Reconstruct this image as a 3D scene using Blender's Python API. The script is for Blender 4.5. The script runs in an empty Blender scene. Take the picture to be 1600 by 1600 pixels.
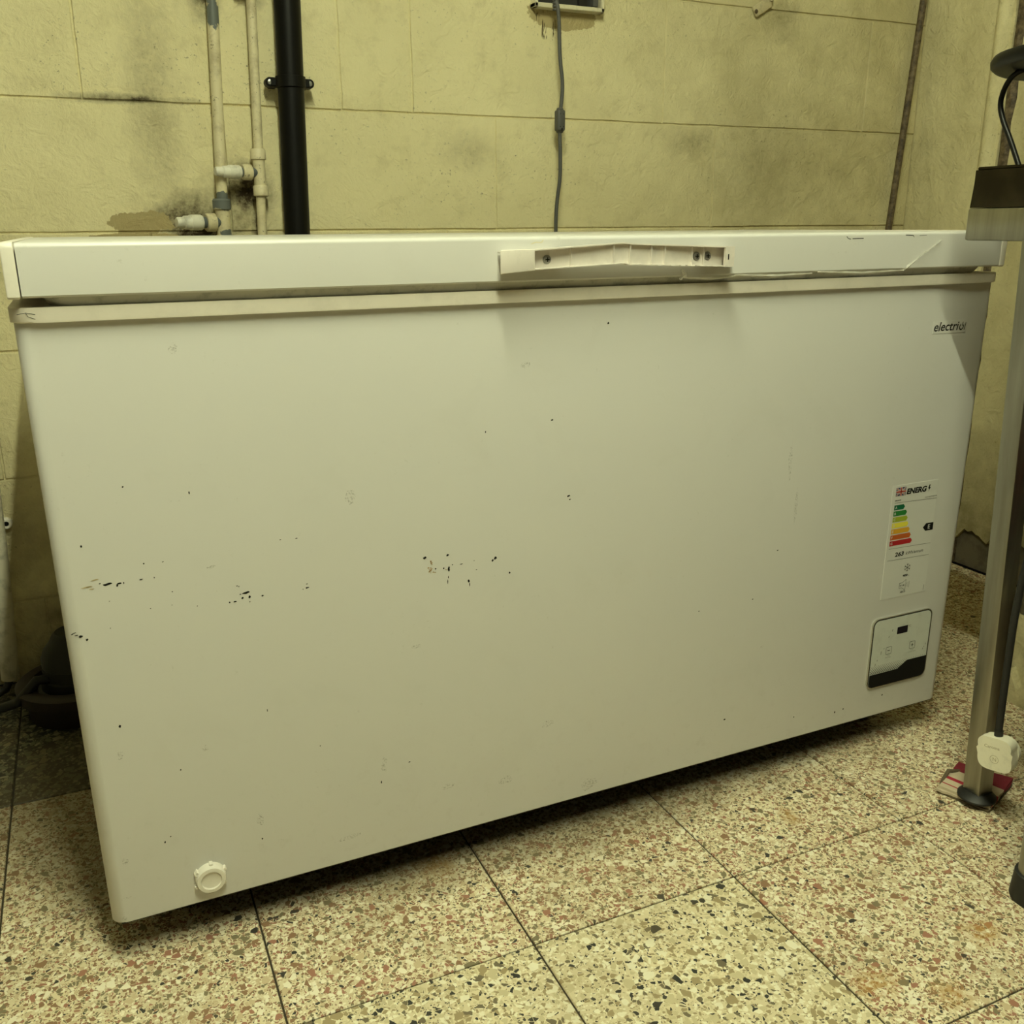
import bpy, bmesh, math, random
from mathutils import Vector, Matrix
S = bpy.context.scene
COL = S.collection
# ---------------------------------------------------------------- camera, world, lights, exposure
cam_d = bpy.data.cameras.new('camera'); cam = bpy.data.objects.new('camera', cam_d); COL.objects.link(cam)
S.camera = cam
YAW, PITCH, ROLL, FPX = 0.4253, 0.2988, -0.0071, 1471.47
fw = Vector((math.sin(YAW)*math.cos(PITCH), math.cos(YAW)*math.cos(PITCH), -math.sin(PITCH)))
rt = Vector((math.cos(YAW), -math.sin(YAW), 0)); up = rt.cross(fw)
r2 = math.cos(ROLL)*rt + math.sin(ROLL)*up; u2 = -math.sin(ROLL)*rt + math.cos(ROLL)*up
mw = Matrix((r2, u2, -fw)).transposed().to_4x4(); mw.translation = Vector((0.0592, -1.0702, 0.8781))
cam.matrix_world = mw
cam_d.sensor_width = 36; cam_d.lens = FPX*36/1600
cam_d.shift_x = -7.12/1600; cam_d.shift_y = 5.1/1600; cam_d.clip_start = 0.02

world = bpy.data.worlds.new('world'); S.world = world; world.use_nodes = True
world.node_tree.nodes['Background'].inputs[0].default_value = (1, 0.93, 0.6, 1)
world.node_tree.nodes['Background'].inputs[1].default_value = 0.002

# a ceiling batten running front to back, plus an added fill tube behind the camera; their tubes are the emitting meshes built here
LAMP_COL = (0.955, 1, 0.665, 1)
def tube_light(name, x, y, z, half, strength, r=0.016):
    t = bpy.data.materials.new(name+'_glow'); t.use_nodes = True; b = t.node_tree.nodes['Principled BSDF']
    b.inputs['Emission Color'].default_value = LAMP_COL; b.inputs['Emission Strength'].default_value = strength
    bm_ = bmesh.new(); bmesh.ops.create_cone(bm_, cap_ends=True, segments=14, radius1=r, radius2=r, depth=2*half)
    for v in bm_.verts: v.co = Vector((x+v.co.x, y+v.co.z, z+v.co.y))
    m_ = bpy.data.meshes.new(name); bm_.to_mesh(m_); bm_.free(); m_.materials.append(t)
    o = bpy.data.objects.new(name, m_); COL.objects.link(o); return o
LX, LY, LZ, LH = 0.28, -0.90, 2.20, 0.60
TUBE_A = tube_light('tube', LX, LY, LZ, LH, 352)
FILL_TUBE = tube_light('tube', -0.9, -2.2, LZ, 0.5, 4)  # weak fill added behind the camera to lift the freezer front

S.view_settings.view_transform = 'Standard'; S.view_settings.look = 'None'
S.view_settings.exposure = 0.0; S.view_settings.gamma = 1.0; S.view_settings.use_curve_mapping = False
S.cycles.max_bounces = 8; S.cycles.diffuse_bounces = 5

# ---------------------------------------------------------------- helpers
def rnd(seed): return random.Random(seed)

class MB:
    def __init__(s): s.bm = bmesh.new()
    def box(s, x0, x1, y0, y1, z0, z1, bev=0, seg=1, mat=None):
        g = bmesh.ops.create_cube(s.bm, size=1)
        vs = g['verts']
        for v in vs:
            v.co = Vector(((x0+x1)/2+v.co.x*(x1-x0), (y0+y1)/2+v.co.y*(y1-y0), (z0+z1)/2+v.co.z*(z1-z0)))
            if mat: v.co = mat @ v.co
        if bev:
            es = list({e for v in vs for e in v.link_edges})
            bmesh.ops.bevel(s.bm, geom=es, offset=bev, segments=seg, profile=0.5, affect='EDGES')
        return s
    def tube(s, pts, r, n=16, caps=True):
        pts = [Vector(p) for p in pts]; rs = r if isinstance(r, (list, tuple)) else [r]*len(pts)
        rings = []; ref = None
        for i, p in enumerate(pts):
            a = pts[max(i-1, 0)]; b = pts[min(i+1, len(pts)-1)]
            t = (b-a)
            if t.length < 1e-9: t = Vector((0, 0, 1))
            t.normalize()
            if ref is None: ref = Vector((1, 0, 0)) if abs(t.x) < 0.8 else Vector((0, 1, 0))
            u = (ref - t*ref.dot(t)).normalized(); w = t.cross(u); ref = u
            rings.append([s.bm.verts.new(p + rs[i]*(math.cos(2*math.pi*k/n)*u + math.sin(2*math.pi*k/n)*w)) for k in range(n)])
        for a, b in zip(rings, rings[1:]):
            for k in range(n): s.bm.faces.new((a[k], a[(k+1) % n], b[(k+1) % n], b[k]))
        if caps:
            s.bm.faces.new(rings[0][::-1]); s.bm.faces.new(rings[-1])
        return s
    def lathe(s, o, ax, prof, n=28):
        # prof: (distance along axis, radius)
        o = Vector(o); ax = Vector(ax).normalized()
        ref = Vector((1, 0, 0)) if abs(ax.x) < 0.8 else Vector((0, 1, 0))
        u = (ref-ax*ref.dot(ax)).normalized(); w = ax.cross(u); rings = []
        for d, r in prof:
            if r < 1e-6: rings.append([s.bm.verts.new(o+ax*d)])
            else: rings.append([s.bm.verts.new(o+ax*d+r*(math.cos(2*math.pi*k/n)*u+math.sin(2*math.pi*k/n)*w)) for k in range(n)])
        for a, b in zip(rings, rings[1:]):
            for k in range(n):
                if len(a) == 1 and len(b) == 1: continue
                if len(a) == 1: s.bm.faces.new((a[0], b[(k+1) % n], b[k]))
                elif len(b) == 1: s.bm.faces.new((a[k], a[(k+1) % n], b[0]))
                else: s.bm.faces.new((a[k], a[(k+1) % n], b[(k+1) % n], b[k]))
        if len(rings[0]) > 1: s.bm.faces.new(rings[0][::-1])
        if len(rings[-1]) > 1: s.bm.faces.new(rings[-1])
        return s
    def prism(s, pts, f0, f1, axis='y'):
        # polygon of 2d points extruded along an axis between f0 and f1
        def m(p, f):
            return Vector((p[0], f, p[1])) if axis == 'y' else (Vector((f, p[0], p[1])) if axis == 'x' else Vector((p[0], p[1], f)))
        a = [s.bm.verts.new(m(p, f0)) for p in pts]; b = [s.bm.verts.new(m(p, f1)) for p in pts]
        n = len(pts)
        s.bm.faces.new(a); s.bm.faces.new(b[::-1])
        for k in range(n): s.bm.faces.new((a[k], b[k], b[(k+1) % n], a[(k+1) % n]))
        return s
    def grid(s, f, nu, nv):
        vs = [[s.bm.verts.new(f(i/nu, j/nv)) for j in range(nv+1)] for i in range(nu+1)]
        for i in range(nu):
            for j in range(nv): s.bm.faces.new((vs[i][j], vs[i+1][j], vs[i+1][j+1], vs[i][j+1]))
        return s
    def obj(s, name, mat, parent=None, smooth=False, ang=35):
        bmesh.ops.recalc_face_normals(s.bm, faces=s.bm.faces)
        me = bpy.data.meshes.new(name); s.bm.to_mesh(me); s.bm.free()
        if smooth:
            me.polygons.foreach_set('use_smooth', [True]*len(me.polygons))
            try: me.set_sharp_from_angle(angle=math.radians(ang))
            except Exception: pass
        o = bpy.data.objects.new(name, me); COL.objects.link(o); me.materials.append(mat)
        if parent: o.parent = parent; o.matrix_parent_inverse = Matrix.Translation(-parent.location)
        return o

def thing(name, label, cat, loc=(0, 0, 0), group=None):
    o = bpy.data.objects.new(name, None); o.empty_display_size = 0.05; COL.objects.link(o); o.location = loc
    o['label'] = label; o['category'] = cat
    if group: o['group'] = group
    return o
def struct(o, label=None):
    o['kind'] = 'structure'
    if label: o['label'] = label
    return o
def sempty(name):
    o = bpy.data.objects.new(name, None); COL.objects.link(o); o['kind'] = 'structure'; return o

def rrect(x0, x1, z0, z1, r, n=6):
    out = []
    for cx, cz, a0 in ((x1-r, z1-r, 0), (x0+r, z1-r, 90), (x0+r, z0+r, 180), (x1-r, z0+r, 270)):
        for k in range(n+1):
            a = math.radians(a0+90*k/n); out.append((cx+r*math.cos(a), cz+r*math.sin(a)))
    return out

# ---- node helpers
class NT:
    def __init__(s, name, rough=0.5, metal=0.0, spec=0.5, coat=0.0):
        s.m = bpy.data.materials.new(name); s.m.use_nodes = True; s.t = s.m.node_tree
        s.b = s.t.nodes['Principled BSDF']
        s.b.inputs['Roughness'].default_value = rough; s.b.inputs['Metallic'].default_value = metal
        s.b.inputs['Specular IOR Level'].default_value = spec; s.b.inputs['Coat Weight'].default_value = coat
        s.pos = s.n('ShaderNodeNewGeometry').outputs['Position']
    def n(s, typ, **kw):
        nd = s.t.nodes.new(typ)
        for k, v in kw.items(): setattr(nd, k, v)
        return nd
    def l(s, a, b): s.t.links.new(a, b)
    def put(s, sock, v):
        if isinstance(v, bpy.types.NodeSocket): s.l(v, sock)
        elif isinstance(v, (tuple, list)) and len(v) == 3 and sock.type == 'RGBA': sock.default_value = (*v, 1)
        else: sock.default_value = v
    def noise(s, scale, detail=3, rough=0.5, vec=None, dist=0.0):
        nd = s.n('ShaderNodeTexNoise'); s.l(vec or s.pos, nd.inputs['Vector'])
        nd.inputs['Scale'].default_value = scale; nd.inputs['Detail'].default_value = detail
        nd.inputs['Roughness'].default_value = rough; nd.inputs['Distortion'].default_value = dist
        return nd.outputs['Fac']
    def math(s, op, a, b=0.0, c=0.0, clamp=False):
        nd = s.n('ShaderNodeMath', operation=op, use_clamp=clamp)
        s.put(nd.inputs[0], a); s.put(nd.inputs[1], b); s.put(nd.inputs[2], c); return nd.outputs[0]
    def ramp(s, f, lo, hi, a=0.0, b=1.0):
        nd = s.n('ShaderNodeMapRange'); nd.clamp = True
        s.put(nd.inputs[0], f); nd.inputs[1].default_value = lo; nd.inputs[2].default_value = hi
        nd.inputs[3].default_value = a; nd.inputs[4].default_value = b; return nd.outputs[0]
    def mix(s, f, a, b, mode='MIX'):
        nd = s.n('ShaderNodeMix', data_type='RGBA', blend_type=mode)
        s.put(nd.inputs[0], f); s.put(nd.inputs[6], a); s.put(nd.inputs[7], b); return nd.outputs[2]
    def vscale(s, v, off=(0, 0, 0)):
        nd = s.n('ShaderNodeMapping'); s.l(s.pos, nd.inputs[0]); nd.inputs['Scale'].default_value = v
        nd.inputs['Location'].default_value = off; return nd.outputs[0]
    def blob(s, c, r, wob=0.0, wscale=30, soft=0.5):
        # 1 inside an ellipsoid about c, fading to 0 at its rim
        nd = s.n('ShaderNodeMapping'); s.l(s.pos, nd.inputs[0])
        nd.inputs['Scale'].default_value = [1/q for q in r]; nd.inputs['Location'].default_value = [-a/q for a, q in zip(c, r)]
        ln = s.n('ShaderNodeVectorMath', operation='LENGTH'); s.l(nd.outputs[0], ln.inputs[0]); d = ln.outputs['Value']
        if wob: d = s.math('ADD', d, s.math('MULTIPLY', s.math('SUBTRACT', s.noise(wscale, 4, 0.6), 0.5), wob))
        return s.ramp(d, 1.0, 1.0-soft)
    def col(s, v): s.put(s.b.inputs['Base Color'], v)
    def bump(s, h, strength=0.3, dist=0.001, prev=None):
        nd = s.n('ShaderNodeBump'); s.l(h, nd.inputs['Height']); nd.inputs['Strength'].default_value = strength
        nd.inputs['Distance'].default_value = dist
        if prev: s.l(prev, nd.inputs['Normal'])
        s.l(nd.outputs[0], s.b.inputs['Normal']); return nd.outputs[0]

def plain(name, c, rough=0.5, metal=0, dirt=0.12, scale=40, spec=0.5, bump=0.0):
    t = NT(name, rough, metal, spec)
    d = tuple(q*0.45 for q in c)
    t.col(t.mix(t.math('MULTIPLY', t.ramp(t.noise(scale, 5, 0.65), 0.5, 0.72), dirt*2), c, d))
    if bump: t.bump(t.noise(scale*4, 3), bump, 0.0006)
    return t.m

# freezer enamel: smudges are grime on the paint
def enamel():
    t = NT('white_enamel', 0.34, 0, 0.5)
    c = (0.66, 0.65, 0.625)
    sm = t.math('MULTIPLY', t.ramp(t.noise(9, 6, 0.62, dist=0.6), 0.56, 0.74), 0.10)
    base = t.mix(sm, c, (0.45, 0.43, 0.38))
    fine = t.math('MULTIPLY', t.math('MULTIPLY', t.ramp(t.noise(140, 3, 0.7), 0.62, 0.75), t.ramp(t.noise(14, 3), 0.5, 0.65)), 0.35)
    base = t.mix(fine, base, (0.35, 0.33, 0.28))
    sx = t.n('ShaderNodeSeparateXYZ'); t.l(t.pos, sx.inputs[0])
    low = t.math('MULTIPLY', t.ramp(sx.outputs[2], 0.30, 0.07), t.ramp(t.noise(45, 5, 0.7), 0.55, 0.75))
    base = t.mix(t.math('MULTIPLY', low, 0.22), base, (0.38, 0.35, 0.29))
    t.col(base)
    t.put(t.b.inputs['Roughness'], t.ramp(t.noise(12, 4), 0.3, 0.7, 0.30, 0.42))
    t.bump(t.noise(260, 2), 0.05, 0.0004)
    return t.m
M_EN = enamel()
M_PLAS = plain('white_plastic', (0.78, 0.74, 0.66), 0.42, dirt=0.08, scale=30)
M_RIM = plain('rim_plastic', (0.76, 0.71, 0.62), 0.45, dirt=0.10, scale=25)
M_GASK = plain('grey_gasket', (0.5, 0.49, 0.44), 0.45, dirt=0.4, scale=60)
M_DARK = plain('dark_void', (0.02, 0.02, 0.018), 0.7)
M_BLACKPVC = plain('black_plastic_pipe', (0.004, 0.004, 0.0035), 0.42, dirt=0.1, spec=0.22)
M_RUB = plain('black_rubber', (0.012, 0.012, 0.011), 0.55, bump=0.2)
M_INK = plain('black_ink', (0.005, 0.005, 0.005), 0.55, dirt=0, spec=0.2)
M_GREYINK = plain('grey_ink', (0.04, 0.04, 0.035), 0.5, dirt=0)
M_SCREW = plain('zinc_screw', (0.45, 0.45, 0.43), 0.35, 0.9, dirt=0.3, scale=200)
M_CABLE = plain('grey_cable', (0.085, 0.085, 0.08), 0.5)
M_HPLAS = plain('handle_plastic', (0.74, 0.69, 0.63), 0.4, dirt=0.1, scale=50)

# ---- painted masonry
def paint_wall(name, kind='back'):
    t = NT(name, 0.55, 0, 0.35)
    base = t.mix(t.ramp(t.noise(3.2, 4, 0.6), 0.35, 0.7), (0.83, 0.755, 0.47), (0.76, 0.69, 0.42))
    base = t.mix(t.math('MULTIPLY', t.ramp(t.noise(22, 6, 0.7), 0.52, 0.75), 0.30), base, (0.40, 0.33, 0.16))
    speck = t.math('MULTIPLY', t.ramp(t.noise(150, 3, 0.75), 0.63, 0.69), t.ramp(t.noise(6, 4), 0.40, 0.6))
    base = t.mix(t.math('MULTIPLY', speck, 0.7), base, (0.10, 0.08, 0.05))
    if kind == 'back':
        grim = None
        for c, r, k in [((0.275, 0.92, 0.885), (0.085, 0.5, 0.075), 1.0), ((0.30, 0.92, 0.87), (0.06, 0.5, 0.05), 1.0),
                        ((0.385, 0.92, 0.945), (0.065, 0.5, 0.07), 1.0), ((0.36, 0.92, 0.90), (0.10, 0.5, 0.12), 0.45),
                        ((0.40, 0.92, 0.88), (0.02, 0.5, 0.09), 0.75), ((0.23, 0.92, 1.1), (0.06, 0.5, 0.26), 0.32), ((0.335, 0.92, 1.29), (0.04, 0.5, 0.06), 0.7),
                        ((0.19, 0.92, 1.103), (0.14, 0.5, 0.012), 0.75), ((0.42, 0.92, 1.29), (0.035, 0.5, 0.03), 0.5),
                        ((1.60, 0.92, 1.02), (0.20, 0.5, 0.14), 0.25), ((1.42, 0.92, 1.06), (0.10, 0.5, 0.05), 0.35), ((1.66, 0.92, 1.34), (0.07, 0.5, 0.06), 0.4),
                        ((0.86, 0.92, 1.03), (0.09, 0.5, 0.05), 0.22)]:
            b = t.math('MULTIPLY', t.blob(c, r, 0.9, 26, 0.9), k)
            grim = b if grim is None else t.math('MAXIMUM', grim, b)
        tex = t.ramp(t.noise(75, 5, 0.7), 0.28, 0.58)
        g2 = t.math('MULTIPLY', grim, t.math('ADD', t.math('MULTIPLY', tex, 0.75), 0.55), clamp=True)
        base = t.mix(g2, base, (0.055, 0.036, 0.014))
        peel = t.math('MAXIMUM', t.blob((0.185, 0.92, 0.885), (0.058, 0.5, 0.022), 1.5, 38, 0.05), t.blob((0.17, 0.92, 0.862), (0.085, 0.5, 0.007), 1.0, 60, 0.05))
        peel = t.math('MAXIMUM', peel, t.blob((1.075, 0.92, 1.305), (0.085, 0.5, 0.03), 0.7, 70, 0.05))
        base = t.mix(peel, base, (0.44, 0.36, 0.18))
        # deep vertical drips under the socket box
        dr = t.math('MULTIPLY', t.blob((1.035, 0.92, 1.285), (0.035, 0.5, 0.03), 0.5, 60, 0.2), t.ramp(t.noise(1, 3, 0.6, vec=t.vscale((120, 1, 22))), 0.55, 0.6))
        base = t.mix(dr, base, (0.09, 0.06, 0.02))
        sr = t.n('ShaderNodeSeparateXYZ'); t.l(t.pos, sr.inputs[0])
        gr = t.math('MULTIPLY', t.ramp(sr.outputs[0], 0.95, 1.7), t.ramp(t.noise(5, 6, 0.66), 0.25, 0.6))  # grime thickens rightward, also dimming this end for the lamp's falloff
        base = t.mix(t.math('MULTIPLY', gr, 0.50), base, (0.30, 0.25, 0.115))
        # masonry colour goes darker and browner towards the floor
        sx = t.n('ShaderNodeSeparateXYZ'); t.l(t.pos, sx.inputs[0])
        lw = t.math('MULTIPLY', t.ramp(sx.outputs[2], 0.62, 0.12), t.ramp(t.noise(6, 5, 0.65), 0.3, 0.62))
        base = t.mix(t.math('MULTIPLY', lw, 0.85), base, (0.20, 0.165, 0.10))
    else:
        sx = t.n('ShaderNodeSeparateXYZ'); t.l(t.pos, sx.inputs[0])
        lw = t.math('MULTIPLY', t.ramp(sx.outputs[2], 0.5, 0.08), t.ramp(t.noise(14, 5, 0.7), 0.4, 0.65))
        base = t.mix(t.math('MULTIPLY', lw, 0.6), base, (0.17, 0.13, 0.07))
        base = t.mix(t.math('MULTIPLY', t.ramp(t.noise(5, 6, 0.66), 0.2, 0.6), 0.42), base, (0.30, 0.25, 0.115))
        st = t.ramp(t.noise(1, 4, 0.6, vec=t.vscale((14, 14, 1.5))), 0.45, 0.75)
        base = t.mix(t.math('MULTIPLY', st, 0.25), base, (0.32, 0.26, 0.12))
    t.col(base)
    n1 = t.bump(t.noise(30, 6, 0.65, dist=1.6), 0.75, 0.007)
    n2 = t.bump(t.noise(150, 4, 0.6), 0.6, 0.0025, n1)
    t.bump(t.noise(7, 3, 0.5), 0.35, 0.012, n2)
    return t.m
M_WALL = paint_wall('cream_painted_masonry'); M_WALLR = paint_wall('cream_painted_plaster', 'right')
M_CEMENT = plain('bare_cement', (0.17, 0.145, 0.10), 0.85, dirt=0.45, scale=18, bump=0.7)
M_RUST = NT('rusty_brown_iron', 0.6, 0.0)
M_RUST.col(M_RUST.mix(M_RUST.ramp(M_RUST.noise(60, 6, 0.7), 0.4, 0.65), (0.05, 0.033, 0.018), (0.19, 0.14, 0.075)))
M_RUST.bump(M_RUST.noise(90, 5, 0.7), 0.9, 0.003); M_RUST = M_RUST.m
M_CEIL = plain('ceiling_paint', (0.13, 0.12, 0.09), 0.8, dirt=0.05, scale=3)
M_SHADE = plain('bounce_cut_brown', (0.09, 0.075, 0.05), 0.8, dirt=0.1, scale=4)  # dark tone chosen so the unseen walls bounce less light
M_GROUT = plain('dark_grout', (0.045, 0.035, 0.02), 0.9)

# ---- terrazzo
def terrazzo(name, cement, chips, big=1.0, dens=0.5):
    t = NT(name, 0.42, 0, 0.4)
    oi = t.n('ShaderNodeObjectInfo')
    off = t.n('ShaderNodeVectorMath', operation='SCALE'); cb = t.n('ShaderNodeCombineXYZ')
    for i in range(2): t.put(cb.inputs[i], oi.outputs['Random'])
    t.l(cb.outputs[0], off.inputs[0]); off.inputs['Scale'].default_value = 17.0
    add = t.n('ShaderNodeVectorMath', operation='ADD'); t.l(t.pos, add.inputs[0]); t.l(off.outputs[0], add.inputs[1])
    nz = t.n('ShaderNodeTexNoise'); t.l(add.outputs[0], nz.inputs['Vector']); nz.inputs['Scale'].default_value = 70; nz.inputs['Detail'].default_value = 2
    sub = t.n('ShaderNodeVectorMath', operation='SUBTRACT'); t.l(nz.outputs['Color'], sub.inputs[0]); sub.inputs[1].default_value = (0.5, 0.5, 0.5)
    sc = t.n('ShaderNodeVectorMath', operation='SCALE'); t.l(sub.outputs[0], sc.inputs[0]); sc.inputs['Scale'].default_value = 0.009
    v2 = t.n('ShaderNodeVectorMath', operation='ADD'); t.l(add.outputs[0], v2.inputs[0]); t.l(sc.outputs[0], v2.inputs[1])
    flat = t.n('ShaderNodeVectorMath', operation='MULTIPLY'); t.l(v2.outputs[0], flat.inputs[0]); flat.inputs[1].default_value = (1, 1, 0)
    def layer(scale, cols, thr, off):
        mp = t.n('ShaderNodeMapping'); t.l(flat.outputs[0], mp.inputs[0]); mp.inputs['Location'].default_value = off
        vo = t.n('ShaderNodeTexVoronoi'); vo.feature = 'F1'; t.l(mp.outputs[0], vo.inputs['Vector']); vo.inputs['Scale'].default_value = scale
        ve = t.n('ShaderNodeTexVoronoi'); ve.feature = 'DISTANCE_TO_EDGE'; t.l(mp.outputs[0], ve.inputs['Vector']); ve.inputs['Scale'].default_value = scale
        sp = t.n('ShaderNodeSeparateColor'); t.l(vo.outputs['Color'], sp.inputs[0])
        cr = t.n('ShaderNodeValToRGB'); cr.color_ramp.interpolation = 'CONSTANT'
        el = cr.color_ramp.elements
        while len(el) > 1: el.remove(el[-1])
        acc = 0; tot = sum(w for _, w in cols)
        for i, (c, w) in enumerate(cols):
            if i == 0: el[0].position = 0; el[0].color = (*c, 1)
            else:
                e = el.new(acc/tot); e.color = (*c, 1)
            acc += w
        t.l(sp.outputs[0], cr.inputs[0])
        size = t.math('MULTIPLY', sp.outputs[2], 0.12)
        edge = t.math('GREATER_THAN', ve.outputs['Distance'], t.math('ADD', size, 0.03))
        keep = t.math('LESS_THAN', sp.outputs[1], thr)
        return t.math('MULTIPLY', edge, keep), cr.outputs[0]
    base = t.mix(t.ramp(t.noise(5, 4, 0.6), 0.3, 0.7), cement, tuple(q*0.82 for q in cement))
    m0, c0 = layer(360/big, chips, dens, (3.1, 1.7, 0)); base = t.mix(m0, base, c0)
    m1, c1 = layer(195/big, chips, dens*0.95, (0, 0, 0)); base = t.mix(m1, base, c1)
    m2, c2 = layer(112/big, chips, 0.20, (7.3, 2.9, 0)); base = t.mix(m2, base, c2)
    dirt = t.ramp(t.noise(4.5, 6, 0.68, dist=0.8), 0.52, 0.72)
    base = t.mix(t.math('MULTIPLY', dirt, 0.35), base, (0.26, 0.19, 0.10))
    spot = t.ramp(t.noise(20, 5, 0.7), 0.68, 0.74); base = t.mix(t.math('MULTIPLY', spot, 0.6), base, (0.10, 0.065, 0.03))
    rust = None
    for c, r in [((0.425, 0.03, 0), (0.035, 0.05, 1)), ((0.96, -0.10, 0), (0.02, 0.03, 1)), ((0.83, -0.41, 0), (0.04, 0.03, 1)), ((1.02, -0.40, 0), (0.04, 0.03, 1)), ((0.90, -0.46, 0), (0.03, 0.03, 1))]:
        b = t.blob(c, r, 1.0, 45, 0.8); rust = b if rust is None else t.math('MAXIMUM', rust, b)
    base = t.mix(t.math('MULTIPLY', t.math('MULTIPLY', rust, t.ramp(t.noise(120, 3), 0.35, 0.55)), 0.75), base, (0.42, 0.22, 0.05))
    # shade under and beside the freezer, painted into the floor colour
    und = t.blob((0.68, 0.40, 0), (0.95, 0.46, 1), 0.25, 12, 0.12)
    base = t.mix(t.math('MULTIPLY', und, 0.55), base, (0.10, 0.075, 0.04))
    t.col(base)
    t.put(t.b.inputs['Roughness'], t.ramp(t.noise(8, 4), 0.3, 0.7, 0.34, 0.6))
    t.bump(t.noise(60, 4), 0.12, 0.001)
    return t.m
CR = (0.80, 0.70, 0.47)
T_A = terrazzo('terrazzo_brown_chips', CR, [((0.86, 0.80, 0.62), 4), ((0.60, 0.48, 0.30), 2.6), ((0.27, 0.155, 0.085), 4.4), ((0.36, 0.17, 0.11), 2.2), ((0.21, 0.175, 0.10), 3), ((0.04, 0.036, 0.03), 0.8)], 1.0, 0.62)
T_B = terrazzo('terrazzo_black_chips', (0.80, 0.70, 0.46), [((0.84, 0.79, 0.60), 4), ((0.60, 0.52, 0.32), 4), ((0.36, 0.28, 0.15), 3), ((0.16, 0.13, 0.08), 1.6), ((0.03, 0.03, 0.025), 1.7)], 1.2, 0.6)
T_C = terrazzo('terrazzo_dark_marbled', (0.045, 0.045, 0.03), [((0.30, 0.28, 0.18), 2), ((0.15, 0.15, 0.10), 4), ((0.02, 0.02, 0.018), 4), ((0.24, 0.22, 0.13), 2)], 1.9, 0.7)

# ================================================================ SETTING
XR, YB, XL, YF, ZC = 2.115, 0.92, -1.7, -3.2, 2.32
# floor: tiles are parts
floor = sempty('floor')
MB().box(XL, XR, YF, YB, -0.05, -0.003).obj('floor_bed', M_GROUT, floor)
TS, TOX, TOY = 0.3121, 0.4842, -0.1769
me = {}
rt_ = rnd(3)
for i in range(-7, 6):
    for j in range(-9, 4):
        x0 = TOX+i*TS; y0 = TOY+j*TS
        x1, y1 = x0+TS, y0+TS
        if x1 < XL or x0 > XR or y1 < YF or y0 > YB: continue
        cx0, cx1, cy0, cy1 = max(x0, XL), min(x1, XR), max(y0, YF), min(y1, YB)
        kind = 'A'
        if j <= -1 and i <= 0: kind = 'B'
        if j >= 2 and i <= -1: kind = 'C'
        if j < -2: kind = rt_.choice('AB')
        g = 0.0011
        key = (kind, round(cx1-cx0, 3), round(cy1-cy0, 3))
        if key not in me:
            m = MB().box(-(cx1-cx0)/2+g, (cx1-cx0)/2-g, -(cy1-cy0)/2+g, (cy1-cy0)/2-g, -0.02, 0, 0.0012)
            bmesh.ops.recalc_face_normals(m.bm, faces=m.bm.faces)
            dm = bpy.data.meshes.new('floor_tile'); m.bm.to_mesh(dm); m.bm.free(); dm.materials.append({'A': T_A, 'B': T_B, 'C': T_C}[kind]); me[key] = dm
        o = bpy.data.objects.new('floor_tile', me[key]); COL.objects.link(o); o.parent = floor
        o.location = ((cx0+cx1)/2, (cy0+cy1)/2, rt_.uniform(-0.0006, 0.0))

# back wall: painted blocks with recessed joints
wb = sempty('wall_back')
MB().box(XL, XR+0.1, YB+0.0022, YB+0.12, 0, ZC).obj('mortar', M_WALL, wb)
def block(x0, x1, z0, z1, seed):
    r = rnd(seed); g = 0.0009; n = 9
    pts = []
    def edge(ax, az, bx, bz, nx, nz):
        for k in range(n):
            f = k/n; w = r.uniform(0, 0.0014) if k else 0.0006
            pts.append((ax+(bx-ax)*f-nx*w, az+(bz-az)*f-nz*w))
    a, b, c, d = x0+g, x1-g, z0+g, z1-g
    edge(a, c, b, c, 0, -1); edge(b, c, b, d, 1, 0); edge(b, d, a, d, 0, 1); edge(a, d, a, c, -1, 0)
    m = MB(); cx, cz = (a+b)/2, (c+d)/2
    off = r.uniform(-0.0008, 0.0008); yf = YB-0.0016+off
    def ring(ins, y):
        return [m.bm.verts.new(((px-cx)*(1-ins/((b-a)/2))+cx, y, (pz-cz)*(1-ins/((d-c)/2))+cz)) for px, pz in pts]
    R0 = ring(0, YB+0.006); R1 = ring(0.0001, YB+0.0008); R2 = ring(0.0014, yf)
    N = len(pts)
    for A, B in ((R0, R1), (R1, R2)):
        for k in range(N): m.bm.faces.new((A[k], A[(k+1) % N], B[(k+1) % N], B[k]))
    m.bm.faces.new(R2)
    return m.obj('wall_block', M_WALL, wb, smooth=False)
rows = [(0.0, 0.172, [-1.7, -1.28, -0.68, -0.078, 0.52, 1.12, 1.72, XR]), (0.172, 0.420, [-1.7, -1.5, -0.9, -0.30, 0.30, 0.9, 1.5, XR]),
        (0.420, 0.660, [-1.7, -1.3, -0.70, -0.112, 0.49, 1.09, 1.69, XR]), (0.660, 0.870, [-1.7, -1.55, -0.95, -0.40, 0.20, 0.8, 1.4, 2.0, XR]),
        (0.870, 1.099, [-1.7, -1.35, -0.78, -0.22, 0.352, 0.917, 1.484, XR]), (1.099, 1.356, [-1.7, -1.2, -0.50, 0.112, 0.585, 0.733, 1.336, 1.936, XR]),
        (1.356, 1.610, [-1.7, -1.4, -0.80, -0.20, 0.40, 1.0, 1.60, XR]), (1.610, 1.86, [-1.7, -1.1, -0.5, 0.1, 0.7, 1.3, 1.9, XR]), (1.86, ZC, [-1.7, -1.4, -0.8, -0.2, 0.4, 1.0, 1.6, XR])]
sd = 0
for z0, z1, xs in rows:
    for a, b in zip(xs, xs[1:]):
        sd += 1; block(a, b, z0, z1, sd)

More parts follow.
